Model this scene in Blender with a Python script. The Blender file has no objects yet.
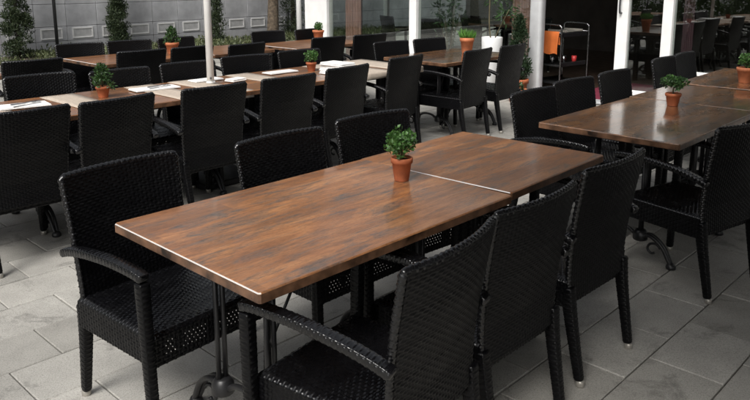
import bpy, math, random
import numpy as np
from mathutils import Vector, Matrix
R = math.radians
scene = bpy.context.scene
COL = scene.collection

# ------------------------------------------------------------------ camera
PITCH = math.atan(145 / 724.0)
YAW = 43.7
cam_d = bpy.data.cameras.new('camera')
cam = bpy.data.objects.new('camera', cam_d)
COL.objects.link(cam)
cam.location = (0, 0, 1.575)
cam.rotation_euler = (R(90) - PITCH, 0, R(YAW - 90))
cam_d.sensor_width = 36
cam_d.sensor_fit = 'HORIZONTAL'
cam_d.lens = 724 / 750 * 36
cam_d.shift_y = -81 / 750
cam_d.clip_start = 0.05
cam_d.clip_end = 2000
scene.camera = cam

# ------------------------------------------------------------------ sky, sun, exposure
SUN_EL, SUN_AZ = 50, 198          # azimuth measured counter-clockwise from +X (behind the open side of the terrace)
world = bpy.data.worlds.new('World')
scene.world = world
world.use_nodes = True
wn = world.node_tree
wn.nodes.clear()
wo = wn.nodes.new('ShaderNodeOutputWorld')
wb = wn.nodes.new('ShaderNodeBackground')
sk = wn.nodes.new('ShaderNodeTexSky')
sk.sky_type = 'NISHITA'
sk.sun_disc = False
sk.sun_elevation = R(SUN_EL)
sk.sun_rotation = R(90 - SUN_AZ)
sk.air_density = 1.0
sk.dust_density = 6.0
sk.ozone_density = 1.0
hs = wn.nodes.new('ShaderNodeHueSaturation')      # overcast: the blue is veiled by cloud
hs.inputs['Saturation'].default_value = 0.25
wb.inputs['Strength'].default_value = 0.075
wn.links.new(sk.outputs[0], hs.inputs['Color'])
wn.links.new(hs.outputs[0], wb.inputs['Color'])
wn.links.new(wb.outputs[0], wo.inputs['Surface'])

sun_d = bpy.data.lights.new('sun', 'SUN')
sun = bpy.data.objects.new('sun', sun_d)
COL.objects.link(sun)
sun_d.energy = 1.5
sun_d.angle = R(25)
sun_d.color = (1.0, 0.97, 0.93)
sd = Vector((math.cos(R(SUN_EL)) * math.cos(R(SUN_AZ)), math.cos(R(SUN_EL)) * math.sin(R(SUN_AZ)), math.sin(R(SUN_EL))))
sun.rotation_euler = sd.to_track_quat('Z', 'Y').to_euler()
sun.location = (0, 8, 20)

scene.view_settings.view_transform = 'Standard'
scene.view_settings.look = 'None'
scene.view_settings.gamma = 1.0
scene.view_settings.use_curve_mapping = False
scene.view_settings.exposure = 0.95

# ------------------------------------------------------------------ materials
MATS = {}


def new_mat(name):
    m = bpy.data.materials.new(name)
    m.use_nodes = True
    nt = m.node_tree
    MATS[name] = m
    return m, nt, nt.nodes['Principled BSDF']


def N(nt, t, **kw):
    n = nt.nodes.new(t)
    for k, v in kw.items():
        setattr(n, k, v)
    return n


def ramp(nt, src, stops):
    r = N(nt, 'ShaderNodeValToRGB')
    e = r.color_ramp.elements
    while len(e) < len(stops):
        e.new(0.5)
    for i, (p, c) in enumerate(stops):
        e[i].position = p
        e[i].color = (c[0], c[1], c[2], 1) if hasattr(c, '__len__') else (c, c, c, 1)
    nt.links.new(src, r.inputs[0])
    return r.outputs[0]


def noise(nt, vec, scale, detail=4, rough=0.55, dist=0.0):
    n = N(nt, 'ShaderNodeTexNoise')
    n.inputs['Scale'].default_value = scale
    n.inputs['Detail'].default_value = detail
    n.inputs['Roughness'].default_value = rough
    n.inputs['Distortion'].default_value = dist
    if vec is not None:
        nt.links.new(vec, n.inputs['Vector'])
    return n.outputs['Fac']


def mapping(nt, src, scale=(1, 1, 1), loc=(0, 0, 0)):
    m = N(nt, 'ShaderNodeMapping')
    m.inputs['Scale'].default_value = scale
    m.inputs['Location'].default_value = loc
    nt.links.new(src, m.inputs['Vector'])
    return m.outputs[0]


def mixc(nt, fac, a, b, mode='MIX'):
    m = N(nt, 'ShaderNodeMix', data_type='RGBA', blend_type=mode)
    for sock, v in ((m.inputs['Factor'], fac), (m.inputs[6], a), (m.inputs[7], b)):
        if hasattr(v, 'is_linked'):
            nt.links.new(v, sock)
        elif hasattr(v, '__len__'):
            sock.default_value = (v[0], v[1], v[2], 1)
        else:
            sock.default_value = v
    return m.outputs[2]


def math_n(nt, op, a, b=0.0):
    m = N(nt, 'ShaderNodeMath', operation=op)
    for s, v in ((m.inputs[0], a), (m.inputs[1], b)):
        if hasattr(v, 'is_linked'):
            nt.links.new(v, s)
        else:
            s.default_value = v
    return m.outputs[0]


def bump(nt, bsdf, h, strength=0.3, dist=0.01):
    b = N(nt, 'ShaderNodeBump')
    b.inputs['Strength'].default_value = strength
    b.inputs['Distance'].default_value = dist
    nt.links.new(h, b.inputs['Height'])
    nt.links.new(b.outputs[0], bsdf.inputs['Normal'])


def simple(name, col, rough=0.5, metal=0.0, var=0.12, scale=6.0, spec=0.5, bumpk=0.0):
    m, nt, p = new_mat(name)
    tc = N(nt, 'ShaderNodeTexCoord').outputs['Object']
    f = noise(nt, tc, scale, 5)
    lo = tuple(max(0, c * (1 - var * 2)) for c in col)
    hi = tuple(min(1, c * (1 + var * 2)) for c in col)
    c = ramp(nt, f, [(0.3, lo), (0.7, hi)])
    nt.links.new(c, p.inputs['Base Color'])
    rr = ramp(nt, noise(nt, tc, scale * 3, 4), [(0.3, max(0.02, rough - 0.08)), (0.7, min(1, rough + 0.08))])
    nt.links.new(rr, p.inputs['Roughness'])
    p.inputs['Metallic'].default_value = metal
    p.inputs['Specular IOR Level'].default_value = spec
    if bumpk:
        bump(nt, p, noise(nt, tc, scale * 12, 4), bumpk, 0.004)
    return m


def mat_wicker(name, col, rough, spec):
    m, nt, p = new_mat(name)
    tc = N(nt, 'ShaderNodeTexCoord').outputs['Object']
    f = noise(nt, tc, 45, 3)
    oi = N(nt, 'ShaderNodeObjectInfo')
    c = ramp(nt, f, [(0.3, tuple(x * 0.7 for x in col)), (0.7, tuple(x * 1.4 for x in col))])
    dust = ramp(nt, noise(nt, tc, 5, 5, 0.7), [(0.5, 0.0), (0.8, 0.35)])
    c2 = mixc(nt, dust, c, (0.0045, 0.0045, 0.0045))
    nt.links.new(c2, p.inputs['Base Color'])
    nt.links.new(ramp(nt, noise(nt, tc, 20, 4), [(0.3, rough - 0.07), (0.7, rough + 0.1)]), p.inputs['Roughness'])
    p.inputs['Specular IOR Level'].default_value = spec
    return m


def mat_wood(name, gloss, coat, tint):
    m, nt, p = new_mat(name)
    tc = N(nt, 'ShaderNodeTexCoord').outputs['Object']
    oi = N(nt, 'ShaderNodeObjectInfo')
    off = N(nt, 'ShaderNodeCombineXYZ')
    nt.links.new(math_n(nt, 'MULTIPLY', oi.outputs['Random'], 37.0), off.inputs[0])
    nt.links.new(math_n(nt, 'MULTIPLY', oi.outputs['Random'], 11.0), off.inputs[1])
    add = N(nt, 'ShaderNodeVectorMath', operation='ADD')
    nt.links.new(tc, add.inputs[0])
    nt.links.new(off.outputs[0], add.inputs[1])
    v = add.outputs[0]
    # staves 7 cm wide, each with its own tone
    stave = N(nt, 'ShaderNodeTexBrick')
    stave.offset = 0.37
    stave.inputs['Scale'].default_value = 1.0
    stave.inputs['Brick Width'].default_value = 0.9
    stave.inputs['Row Height'].default_value = 0.088
    stave.inputs['Mortar Size'].default_value = 0.0011
    stave.inputs['Color1'].default_value = (0, 0, 0, 1)
    stave.inputs['Color2'].default_value = (1, 1, 1, 1)
    stave.inputs['Mortar'].default_value = (0.2, 0.2, 0.2, 1)
    nt.links.new(v, stave.inputs['Vector'])
    grain = noise(nt, mapping(nt, v, (13.0, 110, 10)), 1.0, 7, 0.7, 0.5)
    fibre = noise(nt, mapping(nt, v, (60, 250, 20)), 1.0, 4, 0.7, 0.3)
    broad = noise(nt, mapping(nt, v, (2.6, 14, 4)), 1.0, 5, 0.65, 0.6)
    weather = noise(nt, mapping(nt, v, (3.6, 19, 4), (5, 3, 0)), 1.0, 9, 0.78, 0.9)
    base = ramp(nt, broad, [(0.28, (0.185, 0.072, 0.027)), (0.5, (0.335, 0.140, 0.052)), (0.72, (0.480, 0.225, 0.090))])
    base = mixc(nt, math_n(nt, 'MULTIPLY', stave.outputs['Color'], 0.8), base, (0.165, 0.072, 0.032))
    grey = ramp(nt, weather, [(0.49, 0.0), (0.63, 0.9)])
    base = mixc(nt, grey, base, (0.095, 0.082, 0.072))
    g2 = ramp(nt, grain, [(0.34, (0.45, 0.44, 0.43)), (0.52, (1.0, 1.0, 1.0)), (0.7, (1.22, 1.2, 1.16))])
    base = mixc(nt, 0.6, base, g2, 'MULTIPLY')
    g3 = ramp(nt, fibre, [(0.33, 0.62), (0.52, 1.0), (0.7, 1.18)])
    base = mixc(nt, 0.55, base, g3, 'MULTIPLY')
    fleck = ramp(nt, noise(nt, mapping(nt, v, (48, 120, 20)), 1.0, 6, 0.75), [(0.38, 0.30), (0.48, 1.0)])
    ff = math_n(nt, 'ADD', math_n(nt, 'MULTIPLY', grey, 0.75), 0.2)
    base = mixc(nt, ff, base, mixc(nt, 1.0, base, fleck, 'MULTIPLY'))
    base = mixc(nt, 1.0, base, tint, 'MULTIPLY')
    nt.links.new(base, p.inputs['Base Color'])
    film = noise(nt, mapping(nt, v, (3, 5, 3)), 1.0, 4, 0.6)
    nt.links.new(ramp(nt, film, [(0.3, gloss - 0.05), (0.7, gloss + 0.1)]), p.inputs['Roughness'])
    p.inputs['Specular IOR Level'].default_value = 0.5
    p.inputs['Coat Weight'].default_value = coat
    p.inputs['Coat Roughness'].default_value = 0.09
    bump(nt, p, fibre, 0.03, 0.001)
    return m


def mat_slab():
    m, nt, p = new_mat('concrete_slab')
    geo = N(nt, 'ShaderNodeNewGeometry')
    pos = geo.outputs['Position']
    oi = N(nt, 'ShaderNodeObjectInfo')
    rnd = math_n(nt, 'FRACT', math_n(nt, 'ADD', oi.outputs['Random'], geo.outputs['Random Per Island']))
    c = ramp(nt, rnd, [(0.0, (0.285, 0.275, 0.250)), (0.5, (0.335, 0.325, 0.298)), (1.0, (0.385, 0.372, 0.340))])
    f = ramp(nt, noise(nt, pos, 2.1, 6, 0.65), [(0.32, 0.74), (0.68, 1.1)])
    c = mixc(nt, 1.0, c, f, 'MULTIPLY')
    sp = ramp(nt, noise(nt, pos, 170, 3, 0.7), [(0.33, 0.66), (0.5, 1.02), (0.7, 1.16)])
    c = mixc(nt, 1.0, c, sp, 'MULTIPLY')
    pits = N(nt, 'ShaderNodeTexVoronoi')
    pits.inputs['Scale'].default_value = 70
    nt.links.new(pos, pits.inputs['Vector'])
    pt = ramp(nt, pits.outputs['Distance'], [(0.06, 0.35), (0.16, 1.0)])
    c = mixc(nt, 0.55, c, pt, 'MULTIPLY')
    st = ramp(nt, noise(nt, pos, 3.3, 7, 0.72, 0.6), [(0.56, 1.0), (0.66, 0.48)])
    c = mixc(nt, 0.8, c, st, 'MULTIPLY')
    nt.links.new(c, p.inputs['Base Color'])
    nt.links.new(ramp(nt, noise(nt, pos, 4, 5), [(0.3, 0.5), (0.7, 0.75)]), p.inputs['Roughness'])
    p.inputs['Specular IOR Level'].default_value = 0.35
    bump(nt, p, noise(nt, pos, 140, 4, 0.7), 0.25, 0.003)
    return m


def mat_leaf(name, lo, hi, rough=0.45):
    m, nt, p = new_mat(name)
    geo = N(nt, 'ShaderNodeNewGeometry')
    c = ramp(nt, geo.outputs['Random Per Island'], [(0.0, lo), (1.0, hi)])
    nt.links.new(c, p.inputs['Base Color'])
    p.inputs['Roughness'].default_value = rough
    tr = N(nt, 'ShaderNodeBsdfTranslucent')
    nt.links.new(c, tr.inputs['Color'])
    mx = N(nt, 'ShaderNodeMixShader')
    mx.inputs[0].default_value = 0.25
    out = nt.nodes['Material Output']
    nt.links.new(p.outputs[0], mx.inputs[1])
    nt.links.new(tr.outputs[0], mx.inputs[2])
    nt.links.new(mx.outputs[0], out.inputs['Surface'])
    return m


def mat_glass():
    m, nt, p = new_mat('window_glass')
    fr = N(nt, 'ShaderNodeFresnel')
    bf = N(nt, 'ShaderNodeNewGeometry').outputs['Backfacing']      # a flat pane reflects alike from either face
    ior = math_n(nt, 'ADD', math_n(nt, 'MULTIPLY', bf, 1 / 2.3 - 2.3), 2.3)
    nt.links.new(ior, fr.inputs['IOR'])
    tr = N(nt, 'ShaderNodeBsdfTransparent')
    tr.inputs['Color'].default_value = (0.90, 0.94, 0.92, 1)
    gl = N(nt, 'ShaderNodeBsdfGlossy')
    gl.inputs['Roughness'].default_value = 0.0
    tc = N(nt, 'ShaderNodeTexCoord').outputs['Object']
    b = N(nt, 'ShaderNodeBump')
    b.inputs['Strength'].default_value = 0.02
    b.inputs['Distance'].default_value = 0.02
    nt.links.new(noise(nt, tc, 1.2, 2), b.inputs['Height'])
    nt.links.new(b.outputs[0], gl.inputs['Normal'])
    mx = N(nt, 'ShaderNodeMixShader')
    nt.links.new(fr.outputs[0], mx.inputs[0])
    nt.links.new(tr.outputs[0], mx.inputs[1])
    nt.links.new(gl.outputs[0], mx.inputs[2])
    nt.links.new(mx.outputs[0], nt.nodes['Material Output'].inputs['Surface'])
    return m


mat_wicker('black_wicker', (0.0024, 0.0024, 0.0029), 0.34, 0.21)
mat_wicker('black_wicker_sheen', (0.0030, 0.0030, 0.0036), 0.22, 0.6)
mat_wood('tabletop_wood', 0.34, 0.35, (1.0, 1.0, 1.0))
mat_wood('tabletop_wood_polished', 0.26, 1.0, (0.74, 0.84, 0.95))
mat_slab()
simple('joint_sand', (0.075, 0.069, 0.060), 0.9, var=0.2, scale=30, bumpk=0.5)
simple('cast_iron', (0.012, 0.012, 0.013), 0.38, 0.0, bumpk=0.15)
simple('edge_band', (0.105, 0.054, 0.030), 0.35, var=0.45, scale=14)
simple('edge_highlight', (0.80, 0.77, 0.74), 0.2, 0.35, var=0.05)  # pale colour paints the bright highlight along the tabletop end bevels
simple('foot_metal', (0.42, 0.40, 0.36), 0.35, 0.6)
simple('terracotta', (0.40, 0.115, 0.045), 0.75, var=0.16, scale=14, bumpk=0.12)
simple('terracotta_pale', (0.50, 0.17, 0.075), 0.75, var=0.14, scale=14, bumpk=0.12)
simple('soil', (0.025, 0.017, 0.011), 0.95, var=0.3, scale=60, bumpk=0.8)
simple('bark', (0.105, 0.080, 0.055), 0.9, var=0.3, scale=18, bumpk=0.9)
simple('dark_bark', (0.045, 0.036, 0.027), 0.9, var=0.3, scale=22, bumpk=0.8)
simple('stem', (0.10, 0.085, 0.045), 0.7)
mat_leaf('leaf_box', (0.030, 0.090, 0.018), (0.10, 0.22, 0.055))
mat_leaf('leaf_dark', (0.018, 0.050, 0.014), (0.045, 0.10, 0.03))
mat_leaf('leaf_grassy', (0.05, 0.15, 0.02), (0.12, 0.27, 0.05))
mat_leaf('leaf_conifer', (0.020, 0.038, 0.015), (0.055, 0.075, 0.03), 0.6)
mat_leaf('leaf_conifer_dark', (0.010, 0.028, 0.010), (0.030, 0.062, 0.022), 0.6)
mat_leaf('leaf_tree', (0.040, 0.085, 0.018), (0.10, 0.17, 0.04))
mat_leaf('leaf_cover', (0.05, 0.070, 0.028), (0.16, 0.18, 0.085))
simple('white_paint', (0.78, 0.78, 0.77), 0.42, var=0.03)
simple('pole_paint', (0.66, 0.655, 0.63), 0.4, var=0.05)
simple('aluminium', (0.66, 0.67, 0.68), 0.38, 0.35, var=0.05)
simple('chrome', (0.26, 0.26, 0.265), 0.25, 1.0, var=0.05)
simple('trolley_black', (0.012, 0.012, 0.013), 0.5)
simple('orange_cloth', (0.52, 0.125, 0.022), 0.85, var=0.08, bumpk=0.2)
simple('red_carpet', (0.16, 0.012, 0.035), 0.95, var=0.15, scale=40, bumpk=0.4)
simple('red_plastic', (0.45, 0.03, 0.03), 0.4)
simple('napkin_white', (0.78, 0.77, 0.75), 0.9, var=0.04, scale=20, bumpk=0.15)
simple('mat_beige', (0.42, 0.355, 0.29), 0.9, var=0.06, scale=40, bumpk=0.2)
simple('cutlery', (0.45, 0.45, 0.46), 0.25, 1.0)
simple('planter_white', (0.72, 0.73, 0.73), 0.35, var=0.03)
simple('curtain_plum', (0.075, 0.030, 0.040), 0.9, var=0.1)
simple('curtain_rose', (0.30, 0.155, 0.125), 0.9, var=0.1)
simple('interior_wall', (0.055, 0.042, 0.036), 0.8, var=0.2, scale=2)
simple('interior_pale', (0.46, 0.50, 0.47), 0.8, var=0.2, scale=1.5)
simple('interior_floor', (0.07, 0.045, 0.032), 0.4, var=0.15, scale=3)
simple('interior_ceiling', (0.22, 0.21, 0.20), 0.9)
simple('render_white', (0.70, 0.70, 0.69), 0.8, var=0.04, scale=3, bumpk=0.1)
simple('awning_cloth', (0.45, 0.44, 0.42), 0.9, var=0.08)
simple('parasol_dark', (0.09, 0.085, 0.08), 0.9, var=0.08)
pm = simple('parasol_cloth', (0.78, 0.76, 0.70), 0.9, var=0.04)
_nt = pm.node_tree
_t = N(_nt, 'ShaderNodeBsdfTranslucent')
_t.inputs['Color'].default_value = (0.80, 0.78, 0.72, 1)
_m = N(_nt, 'ShaderNodeMixShader')
_m.inputs[0].default_value = 0.55
_nt.links.new(_nt.nodes['Principled BSDF'].outputs[0], _m.inputs[1])
_nt.links.new(_t.outputs[0], _m.inputs[2])
_nt.links.new(_m.outputs[0], _nt.nodes['Material Output'].inputs['Surface'])
simple('wall_stone', (0.40, 0.405, 0.42), 0.8, var=0.14, scale=2.2, bumpk=0.3)
simple('wall_stone_b', (0.44, 0.445, 0.46), 0.8, var=0.14, scale=2.2, bumpk=0.3)
simple('vent_frame', (0.66, 0.66, 0.65), 0.6, var=0.06)
simple('vent_slab', (0.42, 0.42, 0.42), 0.8, var=0.1, scale=8)
simple('lamp_dark', (0.05, 0.051, 0.054), 0.45)
simple('kerb_stone', (0.30, 0.295, 0.28), 0.85, var=0.12, bumpk=0.3)
simple('earth', (0.060, 0.048, 0.034), 0.95, var=0.3, scale=6, bumpk=0.6)
simple('asphalt', (0.06, 0.06, 0.06), 0.9, var=0.15, scale=8, bumpk=0.3)
mat_glass()

# ------------------------------------------------------------------ mesh helpers


def link(name, me, mat, parent=None, loc=None, rot=None):
    o = bpy.data.objects.new(name, me)
    COL.objects.link(o)
    if mat and not me.materials:
        me.materials.append(MATS[mat])
    if parent:
        o.parent = parent
    if loc:
        o.location = loc
    if rot:
        o.rotation_euler = rot
    return o


def to_mesh(name, V, F, smooth=False):
    me = bpy.data.meshes.new(name)
    V = np.asarray(V, dtype=np.float32)
    if isinstance(F, np.ndarray):
        k = F.shape[1]
        me.vertices.add(len(V))
        me.vertices.foreach_set('co', V.ravel())
        me.loops.add(F.size)
        me.loops.foreach_set('vertex_index', F.astype(np.int32).ravel())
        me.polygons.add(len(F))
        me.polygons.foreach_set('loop_start', np.arange(0, F.size, k, dtype=np.int32))
        me.update(calc_edges=True)
    else:
        me.from_pydata(V.tolist(), [], F)
        me.update()
    me.polygons.foreach_set('use_smooth', np.full(len(me.polygons), smooth))
    me.validate()
    return me


class MB:
    """collects simple solids for ONE mesh"""

    def __init__(s):
        s.V, s.F = [], []

    def add(s, V, F):
        b = len(s.V)
        s.V += [tuple(v) for v in V]
        s.F += [tuple(i + b for i in f) for f in F]

    def box(s, x0, x1, y0, y1, z0, z1, bev=0.0):
        if bev <= 0:
            V = [(x, y, z) for z in (z0, z1) for y in (y0, y1) for x in (x0, x1)]
            s.add(V, [(0, 2, 3, 1), (4, 5, 7, 6), (0, 1, 5, 4), (2, 6, 7, 3), (0, 4, 6, 2), (1, 3, 7, 5)])
            return
        b = bev
        rings = []
        for z, i in ((z0, b), (z0 + b, 0), (z1 - b, 0), (z1, b)):
            X0, X1, Y0, Y1 = x0 + i, x1 - i, y0 + i, y1 - i
            c = b if i == 0 else b * 0.6
            rings.append([(X0 + c, Y0, z), (X1 - c, Y0, z), (X1, Y0 + c, z), (X1, Y1 - c, z), (X1 - c, Y1, z), (X0 + c, Y1, z), (X0, Y1 - c, z), (X0, Y0 + c, z)])
        V = [p for r in rings for p in r]
        F = [tuple(range(7, -1, -1)), tuple(range(24, 32))]
        for k in range(3):
            for j in range(8):
                F.append((k * 8 + j, k * 8 + (j + 1) % 8, k * 8 + 8 + (j + 1) % 8, k * 8 + 8 + j))
        s.add(V, F)

    def lathe(s, prof, n=20, c=(0, 0, 0)):
        V = []
        for r, z in prof:
            for k in range(n):
                a = 2 * math.pi * k / n
                V.append((c[0] + r * math.cos(a), c[1] + r * math.sin(a), c[2] + z))
        F = []
        for i in range(len(prof) - 1):
            for k in range(n):
                F.append((i * n + k, i * n + (k + 1) % n, (i + 1) * n + (k + 1) % n, (i + 1) * n + k))
        F.append(tuple(range(n - 1, -1, -1)))
        F.append(tuple((len(prof) - 1) * n + k for k in range(n)))
        s.add(V, F)

    def tube(s, pts, r, n=8, r1=None, cap=True):
        pts = [Vector(p) for p in pts]
        rs = r if hasattr(r, '__len__') else [r + ((r1 if r1 is not None else r) - r) * i / (len(pts) - 1) for i in range(len(pts))]
        t0 = (pts[1] - pts[0]).normalized()
        a = Vector((0, 0, 1)) if abs(t0.z) < 0.9 else Vector((1, 0, 0))
        u = t0.cross(a).normalized()
        V = []
        for i, p in enumerate(pts):
            t = (pts[min(i + 1, len(pts) - 1)] - pts[max(i - 1, 0)]).normalized()
            u = (u - t * u.dot(t)).normalized()
            w = t.cross(u)
            for k in range(n):
                an = 2 * math.pi * k / n
                V.append(p + (u * math.cos(an) + w * math.sin(an)) * rs[i])
        F = []
        for i in range(len(pts) - 1):
            for k in range(n):
                F.append((i * n + k, i * n + (k + 1) % n, (i + 1) * n + (k + 1) % n, (i + 1) * n + k))
        if cap:
            F.append(tuple(range(n - 1, -1, -1)))
            F.append(tuple((len(pts) - 1) * n + k for k in range(n)))
        s.add(V, F)

    def obj(s, name, mat, parent=None, smooth=False, loc=None, rot=None):
        return link(name, to_mesh(name, s.V, s.F, smooth), mat, parent, loc, rot)


def smooth_path(pts, n=8):
    """Catmull-Rom through the points"""
    P = [Vector(p) for p in pts]
    P = [P[0] * 2 - P[1]] + P + [P[-1] * 2 - P[-2]]
    out = []
    for i in range(1, len(P) - 2):
        for k in range(n):
            t = k / n
            a, b, c, d = P[i - 1], P[i], P[i + 1], P[i + 2]
            out.append(0.5 * ((2 * b) + (c - a) * t + (2 * a - 5 * b + 4 * c - d) * t * t + (3 * b - a - 3 * c + d) * t ** 3))
    out.append(P[-2])
    return out


def tag(o, label=None, cat=None, group=None, kind=None):
    if label:
        o['label'] = label
    if cat:
        o['category'] = cat
    if group:
        o['group'] = group
    if kind:
        o['kind'] = kind
    return o


def thing(name, label, cat, loc=(0, 0, 0), rz=0.0, group=None):
    o = bpy.data.objects.new(name, None)
    COL.objects.link(o)
    o.empty_display_size = 0.1
    o.location = loc
    o.rotation_euler = (0, 0, rz)
    return tag(o, label, cat, group)


def copy_tree(o, parent=None):
    c = o.copy()
    COL.objects.link(c)
    if parent:
        c.parent = parent
        c.matrix_parent_inverse = o.matrix_parent_inverse.copy()
    for ch in o.children:
        copy_tree(ch, c)
    return c


def deform(me, f):
    V = np.empty(len(me.vertices) * 3, dtype=np.float32)
    me.vertices.foreach_get('co', V)
    V = f(V.reshape(-1, 3))
    me.vertices.foreach_set('co', V.astype(np.float32).ravel())
    me.update()


# ------------------------------------------------------------------ ground and paving
g = MB()
g.box(-400, 400, -400, 400, -0.30, -0.10)
tag(g.obj('ground', 'asphalt'), kind='structure')

TH = R(YAW)


def proj(P):
    X, Y, Z = P[0], P[1], P[2] - 1.575
    fw = X * math.cos(TH) + Y * math.sin(TH)
    rt = X * math.sin(TH) - Y * math.cos(TH)
    d = fw * math.cos(PITCH) - Z * math.sin(PITCH)
    u = Z * math.cos(PITCH) + fw * math.sin(PITCH)
    return (375 + 724 * rt / d, 119 - 724 * u / d) if d > 0.1 else None


SL, SW, GAP = 0.43, 0.302, 0.0055
XF = 8.37
bed = MB()
bed.box(-9, XF - 0.02, -8, 12.6, -0.09, -0.012)
paving = tag(bed.obj('paving', 'joint_sand'), kind='structure')
sb = MB()


def slab_solid(mb, cx, cy, dz=0.0):
    hx, hy, c = SL / 2 - GAP / 2, SW / 2 - GAP / 2, 0.0035
    V = [(cx + sx * hx, cy + sy * hy, -0.04 + dz) for sx, sy in ((-1, -1), (1, -1), (1, 1), (-1, 1))]
    V += [(cx + sx * hx, cy + sy * hy, -c + dz) for sx, sy in ((-1, -1), (1, -1), (1, 1), (-1, 1))]
    V += [(cx + sx * (hx - c), cy + sy * (hy - c), dz) for sx, sy in ((-1, -1), (1, -1), (1, 1), (-1, 1))]
    F = [(8, 9, 10, 11)]
    for k in range(4):
        j = (k + 1) % 4
        F += [(k, j, 4 + j, 4 + k), (4 + k, 4 + j, 8 + j, 8 + k)]
    mb.add(V, F)


slab_solid(sb, 0, 0)
slab_me = to_mesh('slab', sb.V, sb.F)
slab_me.materials.append(MATS['concrete_slab'])
rng = random.Random(3)
slabs = []
for k in range(-27, 39):
    y0 = 0.79 + SW * k
    if k < 5:
        ph = 2.80 if k % 2 == 0 else 3.01
    else:
        ph = 1.12 if k % 2 == 1 else 1.335
    i0 = int((-8.7 - ph) / SL)
    for i in range(i0, 60):
        xa = ph + SL * i
        if xa + SL > XF - 0.03:
            break
        cxx, cyy = xa + SL / 2, y0 + SW / 2
        c4 = [proj((cxx + a * SL / 2, cyy + b * SW / 2, 0)) for a, b in ((-1, -1), (1, -1), (1, 1), (-1, 1))]
        area = 0
        if all(c4):
            q = proj((cxx, cyy, 0))
            if -10 < q[0] < 760 and 30 < q[1] < 412:
                area = 0.5 * abs(sum(c4[m][0] * c4[(m + 1) % 4][1] - c4[(m + 1) % 4][0] * c4[m][1] for m in range(4)))
        slabs.append((area, cxx, cyy))
slabs.sort(reverse=True)
rest = MB()
for n, (a, x, y) in enumerate(slabs):
    dz = rng.uniform(-0.0022, 0.0022)
    if n < 300 and a > 0:
        o = link('paving_slab', slab_me, None, paving, (x, y, dz), (rng.uniform(-0.003, 0.003), rng.uniform(-0.003, 0.003), rng.uniform(-0.002, 0.002)))
    else:
        slab_solid(rest, x, y, dz)
tag(rest.obj('far_paving_slabs', 'concrete_slab', paving), kind='stuff')

# planting bed and kerb in front of the stone wall
kb = MB()
kb.box(-12, 22, 12.62, 12.74, -0.09, 0.09, 0.01)
tag(kb.obj('kerb', 'kerb_stone'), kind='structure')
pb = MB()
pb.box(-12, 22, 12.745, 14.55, -0.09, 0.03)
tag(pb.obj('planting_bed', 'earth'), kind='structure')
pv = MB()
pv.box(8.5, 22, 9.75, 12.615, -0.09, -0.004)
tag(pv.obj('side_path', 'concrete_slab'), kind='structure')

# ------------------------------------------------------------------ stone wall
wall = thing('stone_wall', 'long grey stone panel wall behind the planting bed', 'wall', (4, 14.6, 0))
core = MB()
core.box(-14, 18, 0.03, 0.35, -0.1, 2.55)
core.obj('wall_core', 'joint_sand', wall)
cp = MB()
cp.box(-14.05, 18.05, -0.05, 0.42, 2.55, 2.64, 0.01)
cp.obj('coping', 'kerb_stone', wall)
PW = 0.635
rows = [(-0.05, 0.255), (0.255, 0.545), (0.545, 0.985), (0.985, 1.425), (1.425, 1.865), (1.865, 2.55)]
pan_me = {}
for ri, (za, zb) in enumerate(rows):
    m = MB()
    m.box(-PW / 2 + 0.004, PW / 2 - 0.004, 0, 0.03, za + 0.004, zb - 0.004, 0.004)
    for v in 'ab':
        me = to_mesh('stone_panel', m.V, m.F)
        me.materials.append(MATS['wall_stone' if v == 'a' else 'wall_stone_b'])
        pan_me[ri, v] = me
outer = MB()
vf = MB()
vw, vz0, vz1 = 0.215, 0.295, 0.51
vf.box(-vw, vw, -0.012, 0.001, vz1 - 0.028, vz1, 0.003)
vf.box(-vw, vw, -0.012, 0.001, vz0, vz0 + 0.028, 0.003)
vf.box(-vw, -vw + 0.028, -0.0115, 0.001, vz0 + 0.028, vz1 - 0.028)
vf.box(vw - 0.028, vw, -0.0115, 0.001, vz0 + 0.028, vz1 - 0.028)
vf_me = to_mesh('vent_frame', vf.V, vf.F)
vf_me.materials.append(MATS['vent_frame'])
vs = MB()
vs.box(-vw + 0.028, vw - 0.028, -0.004, 0.002, vz0 + 0.028, vz1 - 0.028)
vs_me = to_mesh('vent_plate', vs.V, vs.F)
vs_me.materials.append(MATS['vent_slab'])
X0 = 5.99 - 4      # one vent centred on world X 5.99
for c in range(-25, 22):
    x = X0 + c * PW
    if x - PW / 2 < -14 or x + PW / 2 > 18:
        continue
    near = -7 <= c <= 13
    for ri in range(6):
        sh = 0.0
        if near:
            link('stone_panel', pan_me[ri, 'a' if rng.random() < 0.5 else 'b'], None, wall, (x + sh, rng.uniform(-0.002, 0.002), 0))
        else:
            za, zb = rows[ri]
            outer.box(x - PW / 2 + 0.004, x + PW / 2 - 0.004, 0, 0.029, za + 0.004, zb - 0.004)
    if near and c >= -3:
        fr = link('vent', vf_me, None, wall, (x, -0.003, 0))
        link('vent_plate', vs_me, None, fr)
tag(outer.obj('outer_panels', 'wall_stone', wall), kind='stuff')

# ------------------------------------------------------------------ restaurant building
bld = thing('restaurant_building', 'glass fronted restaurant with white posts and an open doorway', 'building', (XF, 0, 0))
ZT = 2.75


def part(name, mat, boxes, parent=bld, bev=0.0, kind=None, smooth=False):
    m = MB()
    for b in boxes:
        m.box(*b, bev)
    o = m.obj(name, mat, parent, smooth)
    if kind:
        o['kind'] = kind
    return o


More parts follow.
